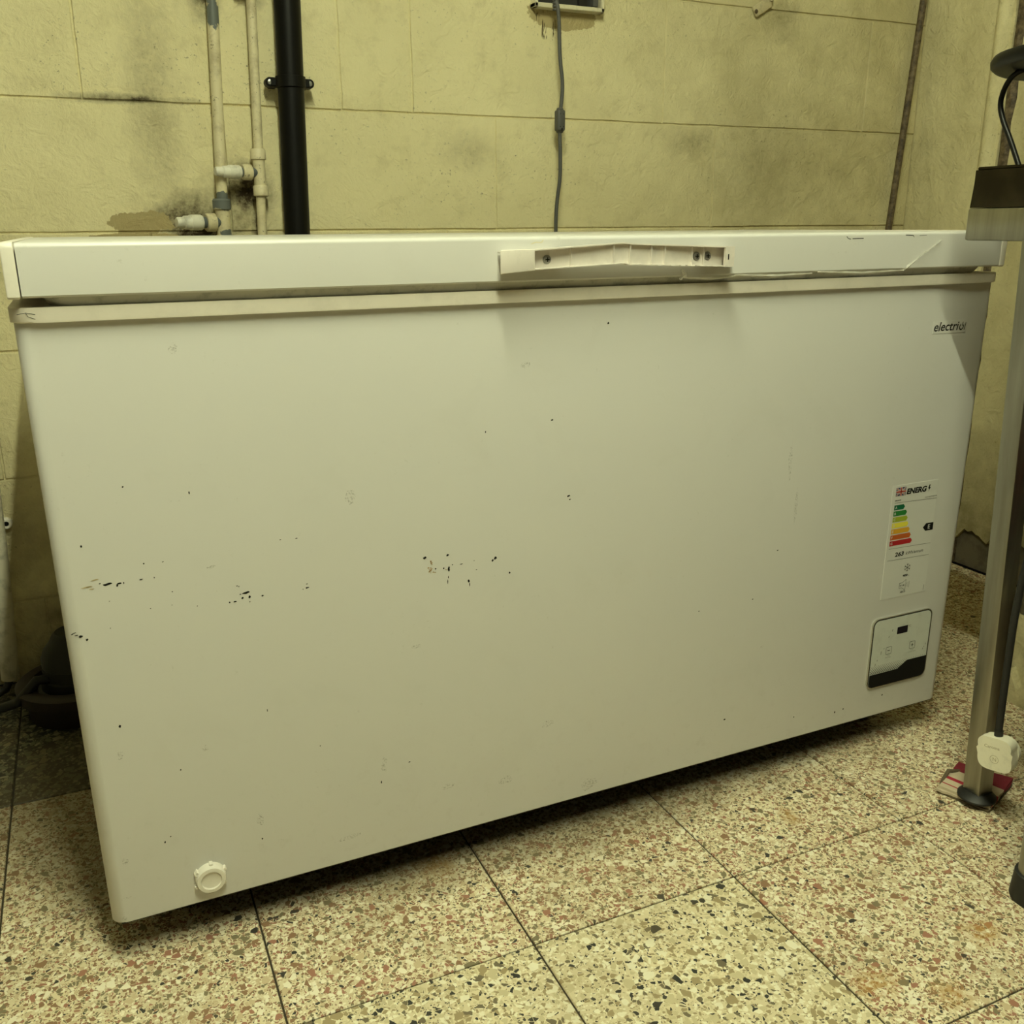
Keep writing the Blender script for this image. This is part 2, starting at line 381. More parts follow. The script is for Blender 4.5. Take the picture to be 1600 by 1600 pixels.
# right wall: plaster coat over cement, with a vertical groove beside a rounded pipe chase
wr = sempty('wall_right')
MB().box(XR+0.012, XR+0.13, YF, YB, 0, ZC).obj('cement_backing', M_CEMENT, wr)
def coat(y0, y1, seed, edge0=False, edge1=False):
    r = rnd(seed); pts = []
    n = int((y1-y0)/0.012)+1
    zb = lambda y: 0.088+0.016*math.sin(y*55+1)+r.uniform(-0.007, 0.007)+0.03*max(0, math.sin(y*13+2))
    for k in range(n+1):
        y = y0+(y1-y0)*k/n; pts.append((y, zb(y)))
    m = 40
    for k in range(m+1):
        z = 0.1+(ZC-0.1)*k/m; pts.append((y1+(r.uniform(-0.005, 0.003) if edge1 and k < m else 0), z+0.03*(k == 0)))
    for k in range(m+1):
        z = ZC-(ZC-0.13)*k/m; pts.append((y0+(r.uniform(-0.003, 0.005) if edge0 and k else 0), z))
    MB().prism(pts, XR, XR+0.0118, 'x').obj('plaster_coat', M_WALLR, wr)
coat(0.653, YB, 5, edge0=True)
coat(0.0, 0.623, 6, edge1=True)
MB().box(XR-0.004, XR+0.013, YF, -0.002, 0, ZC).obj('bounce_cut_coat', M_SHADE, wr)  # unseen dark layer added to cut bounce from this stretch of wall
o = MB().grid(lambda u, v: Vector((XR+0.012-0.03*math.sin(math.pi*u)**0.6, 0.656+0.050*u, 0.0+ZC*v)), 10, 6).obj('trim_1', M_WALLR, smooth=True); struct(o, 'rounded cream pipe chase running up the right wall beside the dark groove')
def gp(u, v):
    r = math.sin(v*140+3*math.sin(u*9))*0.0015+math.sin(v*61)*0.002
    a = math.pi*u; return Vector((XR+0.009-0.011*math.sin(a)+r, 0.638+0.015*math.cos(a)+r*0.6, ZC*v))
o = MB().grid(gp, 8, 220).obj('trim_2', M_RUST, smooth=True); struct(o, 'dark corroded strip in the broken groove of the right wall')
# projecting pier
o = MB().box(1.6, XR+0.01, -0.26, 0.045, 0.0, ZC, 0.012, 2).obj('wall_pier', M_WALLR); struct(o, 'cream plastered pier projecting from the right wall')
r = rnd(9); pts = []
for k in range(14): pts.append((0.045-0.0215*k, 0.012+0.05*abs(math.sin(k*1.7))+r.uniform(0, 0.012)))
pts += [(-0.24, 0.0), (0.045, 0.0)]
MB().prism(pts, 1.580, 1.602, 'x').obj('crumbled_base', M_WALLR, o)
struct(MB().box(XL-0.1, XL, YF, YB+0.1, 0, ZC).obj('wall_left', M_SHADE))
struct(MB().box(XL, XR+0.1, YF-0.1, YF, 0, ZC).obj('wall_front', M_SHADE))
struct(MB().box(XL, XR+0.1, YF, YB+0.1, ZC, ZC+0.1).obj('ceiling', M_CEIL))
for tube_, x, y, h, lb in [(TUBE_A, LX, LY, LH, 'long fluorescent batten on the ceiling in front of the freezer'), (FILL_TUBE, -0.9, -2.2, 0.5, 'dim unseen fill tube added at the back of the room')]:
    L = thing('batten_lamp', lb, 'lamp', (x, y, ZC))
    MB().box(x-0.03, x+0.03, y-h-0.04, y+h+0.04, ZC-0.055, ZC-0.001, 0.004).obj('housing', M_PLAS, L)
    for q in (-1, 1): MB().box(x-0.014, x+0.014, y+q*(h+0.018)-0.015, y+q*(h+0.018)+0.015, LZ-0.02, ZC-0.05, 0.002).obj('lamp_holder', M_PLAS, L)
    tube_.parent = L; tube_.matrix_parent_inverse = Matrix.Translation(-L.location)

# surface marks on the front panel (x, z, half width, half height, kind) and the cable's run
MARKS= [(0.416, 0.477, 0.0025, 0.002, 0), (0.447, 0.476, 0.002, 0.0015, 0), (0.465, 0.461, 0.0025, 0.0005, 0), (0.513, 0.462, 0.0025, 0.002, 0), (0.509, 0.459, 0.0015, 0.002, 0), (0.533, 0.438, 0.0015, 0.0015, 0), (0.475, 0.436, 0.0015, 0.0025, 0), (0.476, 0.431, 0.0005, 0.0025, 0), (0.448, 0.457, 0.0015, 0.0035, 0), (0.447, 0.446, 0.0005, 0.002, 0), (0.446, 0.44, 0.0005, 0.0035, 0), (0.43, 0.46, 0.001, 0.001, 0), (0.441, 0.459, 0.001, 0.001, 0), (0.453, 0.462, 0.001, 0.0005, 0), (0.483, 0.463, 0.0005, 0.0005, 0), (0.486, 0.45, 0.001, 0.0005, 0), (0.425, 0.469, 0.0025, 0.003, 1), (0.422, 0.461, 0.0045, 0.002, 1), (0.421, 0.457, 0.0025, 0.0015, 1), (0.428, 0.456, 0.002, 0.0015, 1), (0.444, 0.457, 0.0015, 0.0015, 1), (0.048, 0.503, 0.0055, 0.0015, 0), (0.06, 0.502, 0.003, 0.001, 0), (0.058, 0.5, 0.001, 0.002, 0), (0.065, 0.502, 0.0005, 0.0015, 0), (0.041, 0.505, 0.001, 0.0005, 0), (0.083, 0.503, 0.002, 0.0005, 0), (0.097, 0.503, 0.0005, 0.001, 0), (0.088, 0.521, 0.001, 0.001, 0), (0.108, 0.52, 0.001, 0.0005, 0), (0.195, 0.468, 0.0045, 0.0015, 0), (0.198, 0.462, 0.0015, 0.002, 0), (0.198, 0.456, 0.0005, 0.001, 0), (0.19, 0.462, 0.0015, 0.0015, 0), (0.181, 0.459, 0.002, 0.001, 0), (0.175, 0.459, 0.001, 0.001, 0), (0.188, 0.467, 0.001, 0.0005, 0), (0.185, 0.478, 0.001, 0.0005, 0), (0.187, 0.477, 0.0005, 0.001, 0), (0.213, 0.461, 0.0015, 0.001, 0), (0.266, 0.462, 0.0025, 0.001, 0), (0.266, 0.467, 0.0015, 0.0005, 0), (0.261, 0.461, 0.0005, 0.0005, 0), (0.114, 0.483, 0.001, 0.0005, 0), (0.089, 0.467, 0.0005, 0.0005, 0), (0.045, 0.451, 0.0005, 0.0005, 0), (0.048, 0.483, 0.0005, 0.0005, 0), (0.014, 0.447, 0.0025, 0.0015, 0), (0.01, 0.449, 0.002, 0.0005, 0), (0.02, 0.442, 0.0015, 0.0015, 0), (0.008, 0.452, 0.002, 0.0005, 0), (0.006, 0.451, 0.0015, 0.0005, 0), (0.239, 0.527, 0.001, 0.0005, 0), (0.258, 0.526, 0.0015, 0.0005, 0), (0.028, 0.55, 0.001, 0.0015, 0), (0.112, 0.467, 0.0005, 0.0005, 0), (0.139, 0.461, 0.0005, 0.0005, 0), (0.026, 0.503, 0.006, 0.0005, 2), (0.032, 0.5, 0.0025, 0.0, 2), (0.036, 0.51, 0.005, 0.0005, 2), (0.03, 0.503, 0.004, 0.0005, 2), (0.502, 0.631, 0.001, 0.0015, 0), (0.62, 0.533, 0.0025, 0.0015, 0), (0.622, 0.528, 0.0015, 0.001, 0), (0.675, 0.757, 0.0015, 0.0015, 0), (0.144, 0.596, 0.001, 0.002, 0), (0.077, 0.611, 0.001, 0.001, 0), (0.98, 0.402, 0.002, 0.001, 0), (0.04, 0.329, 0.0015, 0.002, 0), (0.344, 0.172, 0.001, 0.0025, 0), (0.071, 0.163, 0.001, 0.0015, 0), (0.078, 0.169, 0.001, 0.001, 0), (0.118, 0.11, 0.003, 0.0015, 0), (0.595, 0.638, 0.002, 0.001, 0), (0.901, 0.132, 0.002, 0.0015, 0), (0.939, 0.329, 0.0015, 0.001, 0), (0.206, 0.311, 0.0005, 0.002, 0), (0.267, 0.246, 0.0005, 0.001, 0), (0.099, 0.256, 0.001, 0.001, 0), (1.129, 0.091, 0.0015, 0.002, 0), (1.147, 0.093, 0.0015, 0.0015, 0), (1.233, 0.1, 0.0015, 0.0015, 0), (0.384, 0.192, 0.0015, 0.001, 0), (0.841, 0.327, 0.001, 0.001, 0), (1.041, 0.103, 0.0015, 0.001, 0), (0.185, 0.133, 0.001, 0.0015, 0), (0.326, 0.569, 0.0085, 0.0095, 3), (0.295, 0.101, 0.0175, 0.0035, 3), (0.59, 0.2, 0.011, 0.007, 3), (0.524, 0.127, 0.011, 0.0085, 3), (0.437, 0.14, 0.0105, 0.005, 3), (0.659, 0.082, 0.014, 0.01, 3), (0.037, 0.292, 0.0055, 0.006, 3), (0.184, 0.162, 0.0055, 0.01, 3), (0.024, 0.151, 0.004, 0.005, 3), (0.021, 0.1, 0.0075, 0.002, 3), (0.014, 0.071, 0.0035, 0.0035, 3), (0.991, 0.541, 0.0035, 0.035, 3), (1.008, 0.469, 0.0035, 0.031, 3), (0.349, 0.197, 0.0045, 0.0115, 3), (0.13, 0.277, 0.0045, 0.0045, 3), (0.4, 0.358, 0.0085, 0.0025, 3), (0.159, 0.506, 0.0065, 0.002, 3), (0.144, 0.755, 0.0045, 0.007, 3), (0.557, 0.711, 0.007, 0.004, 3), (0.964, 0.245, 0.003, 0.0025, 3), (0.129, 0.794, 0.016, 0.0035, 3)]
CABLE= [[1.039, 0.87, 1.345], [1.039, 0.87, 1.322], [1.044, 0.87, 1.287], [1.045, 0.87, 1.251], [1.047, 0.87, 1.208], [1.054, 0.87, 1.165], [1.051, 0.87, 1.127], [1.048, 0.87, 1.108], [1.047, 0.87, 1.07], [1.049, 0.87, 1.025], [1.049, 0.87, 0.973], [1.045, 0.87, 0.933], [1.042, 0.87, 0.893], [1.042, 0.87, 0.85]]

# ---- lettering
def text(s, x, z, h, y, mat, parent, w=None, bold=0.0, shear=0.0, name='lettering', align='LEFT', depth=0.0001):
    c = bpy.data.curves.new(name, 'FONT'); c.body = s; c.size = 1; c.offset = bold; c.shear = shear; c.align_x = 'LEFT'
    c.resolution_u = 4
    o = bpy.data.objects.new(name, c); COL.objects.link(o)
    bpy.context.view_layer.update()
    m = bpy.data.meshes.new_from_object(o.evaluated_get(bpy.context.evaluated_depsgraph_get()))
    bpy.data.objects.remove(o); bpy.data.curves.remove(c)
    xs = [v.co.x for v in m.vertices]; ys = [v.co.y for v in m.vertices]
    sy = h/(max(ys)-min(ys)); sx = (w/(max(xs)-min(xs))) if w else sy
    x0, y0 = min(xs), min(ys)
    for v in m.vertices: v.co = Vector((x+(v.co.x-x0)*sx, y, z+(v.co.y-y0)*sy))
    m.materials.append(mat); m.name = name
    o = bpy.data.objects.new(name, m); COL.objects.link(o); o.parent = parent
    o.matrix_parent_inverse = Matrix.Translation(-PLOC); return o
PLOC = Vector((0, 0, 0))

# ================================================================ CHEST FREEZER
W, D = 1.3674, 0.63
fz = thing('chest_freezer', 'large white chest freezer with a broken lid handle, scuffed front and energy sticker', 'freezer', (W/2, D/2, 0))
PLOC = fz.location.copy()
fzp = fz
def sub(o, m): o.parent = m; o.matrix_parent_inverse = Matrix.Identity(4); return o
def adopt(ob, par):
    # sub-part of a part: both meshes are written in world coordinates
    ob.parent = par; ob.matrix_parent_inverse = Matrix.Identity(4)
    return ob
def foot(x0, x1, y0, y1, r, n=6):
    out = []
    for cx, cy, a0, rr in ((x0+r, y0+r, 180, r), (x1-r, y0+r, 270, r), (x1-0.01, y1-0.01, 0, 0.01), (x0+0.01, y1-0.01, 90, 0.01)):
        for k in range(n+1):
            a = math.radians(a0+90*k/n); out.append((cx+rr*math.cos(a), cy+rr*math.sin(a)))
    return out
def skin_box(pb, pt, z0, z1, bev=0.0015):
    m = MB(); a = [m.bm.verts.new((x, y, z0)) for x, y in pb]; b = [m.bm.verts.new((x, y, z1)) for x, y in pt]; n = len(a)
    for k in range(n): m.bm.faces.new((a[k], a[(k+1) % n], b[(k+1) % n], b[k]))
    f0 = m.bm.faces.new(a[::-1]); f1 = m.bm.faces.new(b)
    if bev:
        es = list({e for f in (f0, f1) for e in f.edges})
        bmesh.ops.bevel(m.bm, geom=es, offset=bev, segments=2, profile=0.5, affect='EDGES')
    return m
BZ = 0.065
body = skin_box(foot(0.0, W, 0, D, 0.016), foot(-0.003, W+0.004, 0, D, 0.016), BZ, 0.7885).obj('body', M_EN, fz, True, 30)
rim = skin_box(foot(-0.006, W+0.0085, -0.006, D+0.004, 0.022, 8), foot(-0.006, W+0.0085, -0.006, D+0.004, 0.022, 8), 0.7882, 0.8032, 0.0018).obj('rim', M_RIM, fz, True, 30)
m = skin_box(foot(0.032, W-0.038, 0.0, D-0.02, 0.02), foot(0.026, W-0.032, -0.006, D-0.02, 0.02), 0.8034, 0.8128, 0.0025)
m.obj('gasket', M_GASK, fz, True, 40)['label'] = 'grey rubber gasket squeezed under the lid'
# lid: skin wrapped front, flat end caps with a slit
LT = 0.8652
def lid_prof(x0, x1, y0, z0, z1, r=0.005, back=D+0.01):
    pts = [(y0, z0+0.002), (y0+0.002, z0), (back, z0), (back, z1)]
    for k in range(7):
        a = math.radians(90+90*k/6); pts.append((y0+r+r*math.cos(a), z1-r+r*math.sin(a)))
    return MB().prism(pts, x0, x1, 'x')
lid = lid_prof(0.0095, W-0.0115, -0.0127, 0.8128, LT).obj('lid', M_EN, fz, True, 30)
for x0, x1 in ((-0.0035, 0.0082), (W-0.0100, W+0.0005)):
    m = lid_prof(x0, x1, -0.0137, 0.8120, LT+0.0006, 0.006)
    bmesh.ops.bevel(m.bm, geom=[e for e in m.bm.edges if abs(e.verts[0].co.x-e.verts[1].co.x) < 1e-6], offset=0.0016, segments=2, profile=0.5, affect='EDGES')
    m.obj('lid_end_cap', M_PLAS, fz, True, 30)
# plinth edge, castors
MB().box(0.01, W-0.01, 0.004, D-0.01, BZ-0.004, BZ+0.002).obj('base_tray', M_DARK, fz)
for cx in (0.10, W-0.085):
    for cy in (0.09, D-0.10):
        k = MB().box(cx-0.03, cx+0.03, cy-0.022, cy+0.022, 0.056, 0.062, 0.001).obj('castor', M_SCREW, fz)
        adopt(MB().tube([(cx-0.014, cy, 0.024), (cx+0.014, cy, 0.024)], 0.024, 24).obj('wheel', M_RUB, None, True), k).parent = k
        o = k.children[0]; o.matrix_parent_inverse = Matrix.Translation(-PLOC) @ Matrix.Identity(4)
        o.matrix_parent_inverse = k.matrix_parent_inverse.inverted() @ Matrix.Translation(-PLOC) if False else o.matrix_parent_inverse
def kid(mb, name, mat, par, smooth=False, ang=35, label=None):
    # the world matrix of a part written in world coordinates is the identity, so no offset is needed
    o = mb.obj(name, mat, None, smooth, ang); o.parent = par; o.matrix_parent_inverse = Matrix.Identity(4)
    if label: o['label'] = label
    return o
for k in [o for o in fz.children if o.name.startswith('castor')]:
    k.children[0].matrix_parent_inverse = Matrix.Identity(4)
    # fork cheeks
    cx = sum(v.co.x for v in k.data.vertices)/len(k.data.vertices); cy = sum(v.co.y for v in k.data.vertices)/len(k.data.vertices)
    for q in (-0.0175, 0.0175): kid(MB().box(cx+q-0.0015, cx+q+0.0015, cy-0.012, cy+0.012, 0.02, 0.057), 'fork', M_SCREW, k)

# broken handle: bowed channel with its cover gone from the middle and right
def zt(x):   # top and bottom edges of the channel, kinked where it cracked
    return 0.8505+(0.8575-0.8505)*((x-0.55)/(0.680-0.55)) if x < 0.680 else 0.8560-(0.8560-0.8497)*((x-0.680)/0.158)
def zb(x):
    return 0.8270+(0.8318-0.8270)*((x-0.55)/(0.680-0.55)) if x < 0.680 else 0.8300-(0.8300-0.8242)*((x-0.680)/0.158)
def yb(x):   # back plate bows away from the lid
    u = (x-0.545)/(0.838-0.545); u = max(0, min(1, u)); return -0.0170-0.0125*math.sin(math.pi*u)**0.75
def hx(i, n, a, b): return a+(b-a)*i/n
def handle_strip(zf0, zf1, yf0, yf1, a, b, n=28):
    m = MB(); rings = []
    for i in range(n+1):
        x = hx(i, n, a, b)
        rings.append([m.bm.verts.new(p) for p in ((x, yf0(x), zf0(x)), (x, yf1(x), zf0(x)), (x, yf1(x), zf1(x)), (x, yf0(x), zf1(x)))])
    for A, B in zip(rings, rings[1:]):
        for k in range(4): m.bm.faces.new((A[k], A[(k+1) % 4], B[(k+1) % 4], B[k]))
    m.bm.faces.new(rings[0]); m.bm.faces.new(rings[-1][::-1]); return m
yfr = lambda x: -0.0385
H = handle_strip(lambda x: zb(x), lambda x: zt(x), lambda x: yb(x), lambda x: yb(x)-0.0018, 0.545, 0.838).obj('handle', M_HPLAS, fz, True, 30)
H['label'] = 'white handle with its front cover snapped off, hollow channel and screws showing'
rr = rnd(4); jag = [rr.uniform(0, 0.0016) for _ in range(60)]
kid(handle_strip(lambda x: zt(x)-0.0016, zt, yb, lambda x: -0.0385+jag[int((x-0.5)*150) % 60]*0.6, 0.512, 0.838), 'top_flange', M_HPLAS, H)
kid(handle_strip(zb, lambda x: zb(x)+0.0014, yb, lambda x: -0.037+(0.0035 if 0.70 < x < 0.82 and jag[int((x-0.5)*190) % 60] > 0.0007 else 0), 0.545, 0.838, 60), 'bottom_flange', M_HPLAS, H)
# solid left block and right end
m = MB()
p = [(0.5085, 0.8235), (0.553, 0.8265), (0.553, 0.8508), (0.5085, 0.8500)]
m.prism(p, -0.0390, -0.0125, 'y')
bmesh.ops.bevel(m.bm, geom=list(m.bm.edges), offset=0.001, segments=2, profile=0.5, affect='EDGES')
for v in m.bm.verts:
    if v.co.x < 0.53: v.co.x += 0.0095*max(0, (v.co.y+0.039)/0.0265)
kid(m, 'end_block', M_HPLAS, H, True, 30)
kid(MB().prism([(0.8245, 0.8242), (0.8385, 0.8245), (0.8385, 0.8500), (0.8245, 0.8500)], -0.0395, -0.034, 'y').box(0.8345, 0.8385, -0.039, -0.0125, 0.8245, 0.8498, 0.0008), 'end_plate', M_HPLAS, H)
kid(MB().box(0.8285, 0.8300, -0.0399, -0.0394, 0.8335, 0.8405), 'slot', M_INK, H)
for x in (0.554, 0.8):   # feet that reach the lid
    kid(MB().box(x, x+0.034, -0.0185, -0.0122, zb(x+0.02)+0.001, zt(x+0.02)-0.001), 'mounting_foot', M_HPLAS, H)
for x in (0.604, 0.661, 0.684, 0.715, 0.735, 0.777, 0.796):
    kid(MB().box(x-0.0006, x+0.0006, yb(x)-0.0065, yb(x)-0.0008, zb(x)+0.0014, zt(x)-0.0016), 'rib', M_HPLAS, H)
for x in (0.5735, 0.7855, 0.8035):
    y = yb(x)-0.0018
    s = kid(MB().lathe((x, y, 0.8385), (0, -1, 0), [(0, 0.0055), (0.0008, 0.0055), (0.0012, 0.0042), (0.0026, 0.0036), (0.0032, 0.0022), (0.0033, 0)], 20), 'screw', M_SCREW, H, True)
    kid(MB().box(x-0.0026, x+0.0026, y-0.0040, y-0.0025, 0.8380, 0.8390).box(x-0.0005, x+0.0005, y-0.0040, y-0.0025, 0.8359, 0.8411), 'screw_cross', M_INK, H)

for o in [H]+list(H.children):
    for v in o.data.vertices:
        v.co.y = -0.0127+(v.co.y+0.0127)*0.72; v.co.x += (v.co.x-0.06)*0.006

# paint chips, rust spots, scuffs on the enamel
KM = {0: M_INK, 1: plain('rust_stain', (0.42, 0.25, 0.08), 0.6, dirt=0.3, scale=300), 2: plain('tan_scrape', (0.48, 0.38, 0.20), 0.6, dirt=0), 3: None}
sm = NT('grey_smudge', 0.5)
sm.col((0.36, 0.34, 0.28)); al = sm.math('MULTIPLY', sm.ramp(sm.noise(420, 4, 0.7), 0.5, 0.66), 0.42); sm.put(sm.b.inputs['Alpha'], al); KM[3] = sm.m
kn = {0: 'paint_chips', 1: 'rust_spots', 2: 'scrapes', 3: 'grey_smudges'}
rr = rnd(11)
for k in (0, 1, 2, 3):
    m = MB()
    for x, z, rx, rz, kk in MARKS:
        if kk != k: continue
        rx = max(rx, 0.0006); rz = max(rz, 0.0006)
        pcs = [(x, z, rx, rz)] if kk != 1 else [(x+rr.uniform(-1, 1)*rx, z+rr.uniform(-1, 1)*rz, rx*rr.uniform(0.15, 0.4), rz*rr.uniform(0.15, 0.5)) for _ in range(7)]
        for px, pz, ax, az in pcs:
            n = 11; ph = rr.uniform(0, 6.28)
            y = -0.00025-k*0.00004
            m.bm.faces.new([m.bm.verts.new((px+ax*rr.uniform(0.65, 1.2)*math.cos(ph+2*math.pi*i/n), y, pz+az*rr.uniform(0.65, 1.2)*math.sin(ph+2*math.pi*i/n)+0.12*ax*math.cos(ph+2*math.pi*i/n))) for i in range(n)][::-1])
    o = m.obj(kn[k], KM[k], fz); o['kind'] = 'stuff'
    o['label'] = {0: 'small black paint chips on the front', 1: 'orange rust spots', 2: 'tan scrape lines', 3: 'faint grey rub marks'}[k]
def thinline(pts, w, y, mat, name, par=None, label=None):
    m = MB()
    for a, b in zip(pts, pts[1:]):
        d = Vector((b[0]-a[0], 0, b[1]-a[1])); L = d.length; d /= L; nn = Vector((-d.z, 0, d.x))*w/2
        A = Vector((a[0], y, a[1])); B = Vector((b[0], y, b[1]))
        m.bm.faces.new([m.bm.verts.new(q) for q in (A-nn, B-nn, B+nn, A+nn)])
    return m.obj(name, mat, par) if par is fz else kid(m, name, mat, par)
o = thinline([(1.0475, 0.8600), (1.0505, 0.8572), (1.0555, 0.8562)], 0.0009, -0.01285, M_INK, 'lid_scratch', fz)
thinline([(1.0585, 0.8568), (1.066, 0.8569), (1.079, 0.8570)], 0.0011, -0.01285, M_INK, 'lid_scratch', fz)
thinline([(1.158, 0.8607), (1.173, 0.8600), (1.1745, 0.8575)], 0.0009, -0.01285, M_INK, 'lid_scratch', fz)
thinline([(1.185, 0.8597), (1.199, 0.8602)], 0.0005, -0.01285, M_INK, 'lid_scratch', fz)
thinline([(0.560, 0.8566), (0.566, 0.8585), (0.5735, 0.8580), (0.576, 0.8612)], 0.0009, -0.01285, plain('cream_glue', (0.7, 0.63, 0.38), 0.5, dirt=0), 'glue_trace', fz)
for pts in ([(0.002, 0.797), (0.010, 0.7985), (0.0185, 0.7965)], [(0.010, 0.7985), (0.012, 0.7945), (0.018, 0.792)]):
    thinline(pts, 0.0005, -0.00625, M_GREYINK, 'rim_crack', fz)
# torn strip of clear protective film hanging off the lid
tf = NT('clear_film', 0.18); tf.col((0.9, 0.88, 0.8)); tf.b.inputs['Alpha'].default_value = 0.55; M_FILM = tf.m
def ribbon(pts, ws, seed, n=24):
    r = rnd(seed); m = MB(); rows_ = []
    for i in range(n+1):
        f = i/n*(len(pts)-1); k = min(int(f), len(pts)-2); q = f-k
        p = Vector(pts[k]).lerp(Vector(pts[k+1]), q); w = ws[k]*(1-q)+ws[k+1]*q
        a = 0.9*math.sin(i*0.9)+r.uniform(-0.5, 0.5)
        d = (Vector(pts[k+1])-Vector(pts[k])).normalized(); nn = Vector((-d.z, 0, d.x)).normalized()
        off = nn*math.cos(a*0.6)*w + Vector((0, -abs(math.sin(a))*w, 0))
        rows_.append((m.bm.verts.new(p-off*0.5), m.bm.verts.new(p+Vector((0, -0.3*w, 0))), m.bm.verts.new(p+off*0.5)))
    for A, B in zip(rows_, rows_[1:]):
        for c in (0, 1): m.bm.faces.new((A[c], B[c], B[c+1], A[c+1]))
    return m
o = ribbon([(1.158, -0.015, 0.8115), (1.172, -0.018, 0.822), (1.190, -0.017, 0.833), (1.209, -0.0155, 0.8415), (1.2265, -0.0145, 0.8525)], [0.006, 0.0045, 0.0035, 0.0025, 0.0045], 2).obj('film_strip', M_FILM, fz, True); o['label'] = 'twisted strip of peeling clear film'
for i, (x0, x1) in enumerate(((0.775, 0.86), (0.86, 0.99), (1.0, 1.16))):
    ribbon([(x0, -0.013, 0.8118+0.0005*i), ((x0+x1)/2, -0.0145, 0.8095), (x1, -0.0135, 0.8112)], [0.003, 0.005, 0.003], 5+i).obj('film_scrap', M_FILM, fz, True)
ribbon([(0.775, -0.0145, 0.8225), (0.779, -0.016, 0.815), (0.772, -0.0145, 0.809)], [0.003, 0.005, 0.003], 9).obj('film_scrap', M_FILM, fz, True)

# badge
M_BADGE = plain('badge_grey', (0.012, 0.012, 0.011), 0.4, dirt=0)
lg = MB().box(1.2475, 1.3175, -0.0004, 0.0002, 0.7135, 0.7325).obj('badge', M_EN, fz)
text('electri', 1.2500, 0.7172, 0.0140, -0.0006, M_BADGE, lg, w=0.0525, bold=0.014, shear=0.22)
for o in lg.children: o.matrix_parent_inverse = Matrix.Identity(4)
m = MB()   # power-symbol q that ends the badge word
def arc(m, cx, cz, r0, r1, a0, a1, y, n=18, sh=0.22):
    vs = []
    for k in range(n+1):
        a = math.radians(a0+(a1-a0)*k/n)
        vs.append([m.bm.verts.new((cx+q*math.cos(a)*1.0+sh*q*math.sin(a), y, cz+q*math.sin(a)*1.15)) for q in (r0, r1)])
    for A, B in zip(vs, vs[1:]): m.bm.faces.new((A[0], B[0], B[1], A[1]))
arc(m, 1.3082, 0.7222, 0.0030, 0.0047, 125, 400, -0.0006)
for x0, z0, z1 in ((1.3136, 0.7172, 0.7285), (1.3072, 0.7235, 0.7295)):
    q0, q1 = (z0-0.7172)*0.22, (z1-0.7172)*0.22
    m.bm.faces.new([m.bm.verts.new(q) for q in ((x0+q0, -0.00062, z0), (x0+0.0014+q0, -0.00062, z0), (x0+0.0014+q1, -0.00062, z1), (x0+q1, -0.00062, z1))])
kid(m, 'power_symbol', M_BADGE, lg)

# energy label: a flat printed sticker
M_PAPER = plain('sticker_paper', (0.64, 0.635, 0.60), 0.3, dirt=0.02, scale=60)
lab = MB().prism(rrect(1.2035, 1.3030, 0.2805, 0.4765, 0.001, 2), -0.0005, 0.0001, 'y').obj('energy_label', M_PAPER, fz)
lab['label'] = 'white energy rating sticker with coloured bars and black arrow'
LY_ = -0.0007
def pol(pts, mat, name, par=lab, y=LY_):
    m = MB(); m.bm.faces.new([m.bm.verts.new((a, y, b)) for a, b in pts]); return kid(m, name, mat, par)
def txt(s, x, z, h, mat, w=None, bold=0.0, shear=0, y=LY_, par=lab, name='lettering'):
    o = text(s, x, z, h, y, mat, par, w, bold, shear, name); o.matrix_parent_inverse = Matrix.Identity(4); return o
C = lambda n, c: plain(n, c, 0.4, dirt=0)
NAVY = C('flag_navy', (0.015, 0.02, 0.09)); RED = C('flag_red', (0.42, 0.05, 0.04)); WHT = M_PAPER
fx0, fx1, fz0, fz1 = 1.2105, 1.2315, 0.4585, 0.4725
pol([(fx0, fz0), (fx1, fz0), (fx1, fz1), (fx0, fz1)], NAVY, 'flag_field')
def stripe(a, b, w, mat, y, name):
    d = Vector((b[0]-a[0], b[1]-a[1])).normalized(); n = Vector((-d.y, d.x))*w/2
    pol([(a[0]-n.x, a[1]-n.y), (b[0]-n.x, b[1]-n.y), (b[0]+n.x, b[1]+n.y), (a[0]+n.x, a[1]+n.y)], mat, name, y=y)
fcx, fcz = (fx0+fx1)/2, (fz0+fz1)/2
i_ = 0.0012
stripe((fx0+i_, fz0+i_), (fx1-i_, fz1-i_), 0.0026, WHT, LY_-0.0001, 'white_saltire'); stripe((fx0+i_, fz1-i_), (fx1-i_, fz0+i_), 0.0026, WHT, LY_-0.0001, 'white_saltire')
stripe((fx0+i_, fz0+i_), (fx1-i_, fz1-i_), 0.0010, RED, LY_-0.0002, 'red_saltire'); stripe((fx0+i_, fz1-i_), (fx1-i_, fz0+i_), 0.0010, RED, LY_-0.0002, 'red_saltire')
stripe((fx0, fcz), (fx1, fcz), 0.0045, WHT, LY_-0.0003, 'white_cross'); stripe((fcx, fz0), (fcx, fz1), 0.0045, WHT, LY_-0.0003, 'white_cross')
stripe((fx0, fcz), (fx1, fcz), 0.0026, RED, LY_-0.0004, 'red_cross'); stripe((fcx, fz0), (fcx, fz1), 0.0026, RED, LY_-0.0004, 'red_cross')
txt('ENERG', 1.2335, 0.4590, 0.0100, M_INK, w=0.0440, bold=0.05, shear=0.15)
pol([(1.2822, 0.4700), (1.2850, 0.4700), (1.2836, 0.4655), (1.2858, 0.4655), (1.2815, 0.4580), (1.2826, 0.4635), (1.2802, 0.4635)], M_INK, 'bolt_symbol')
txt('electriQ', 1.2100, 0.4498, 0.0026, M_INK, w=0.0135, bold=0.03)
txt('EQCHEST400WE', 1.2760, 0.4480, 0.0022, M_GREYINK, w=0.026, bold=0.01)
stripe((1.2100, 0.4473), (1.3025, 0.4450), 0.0005, M_GREYINK, LY_, 'rule_line')
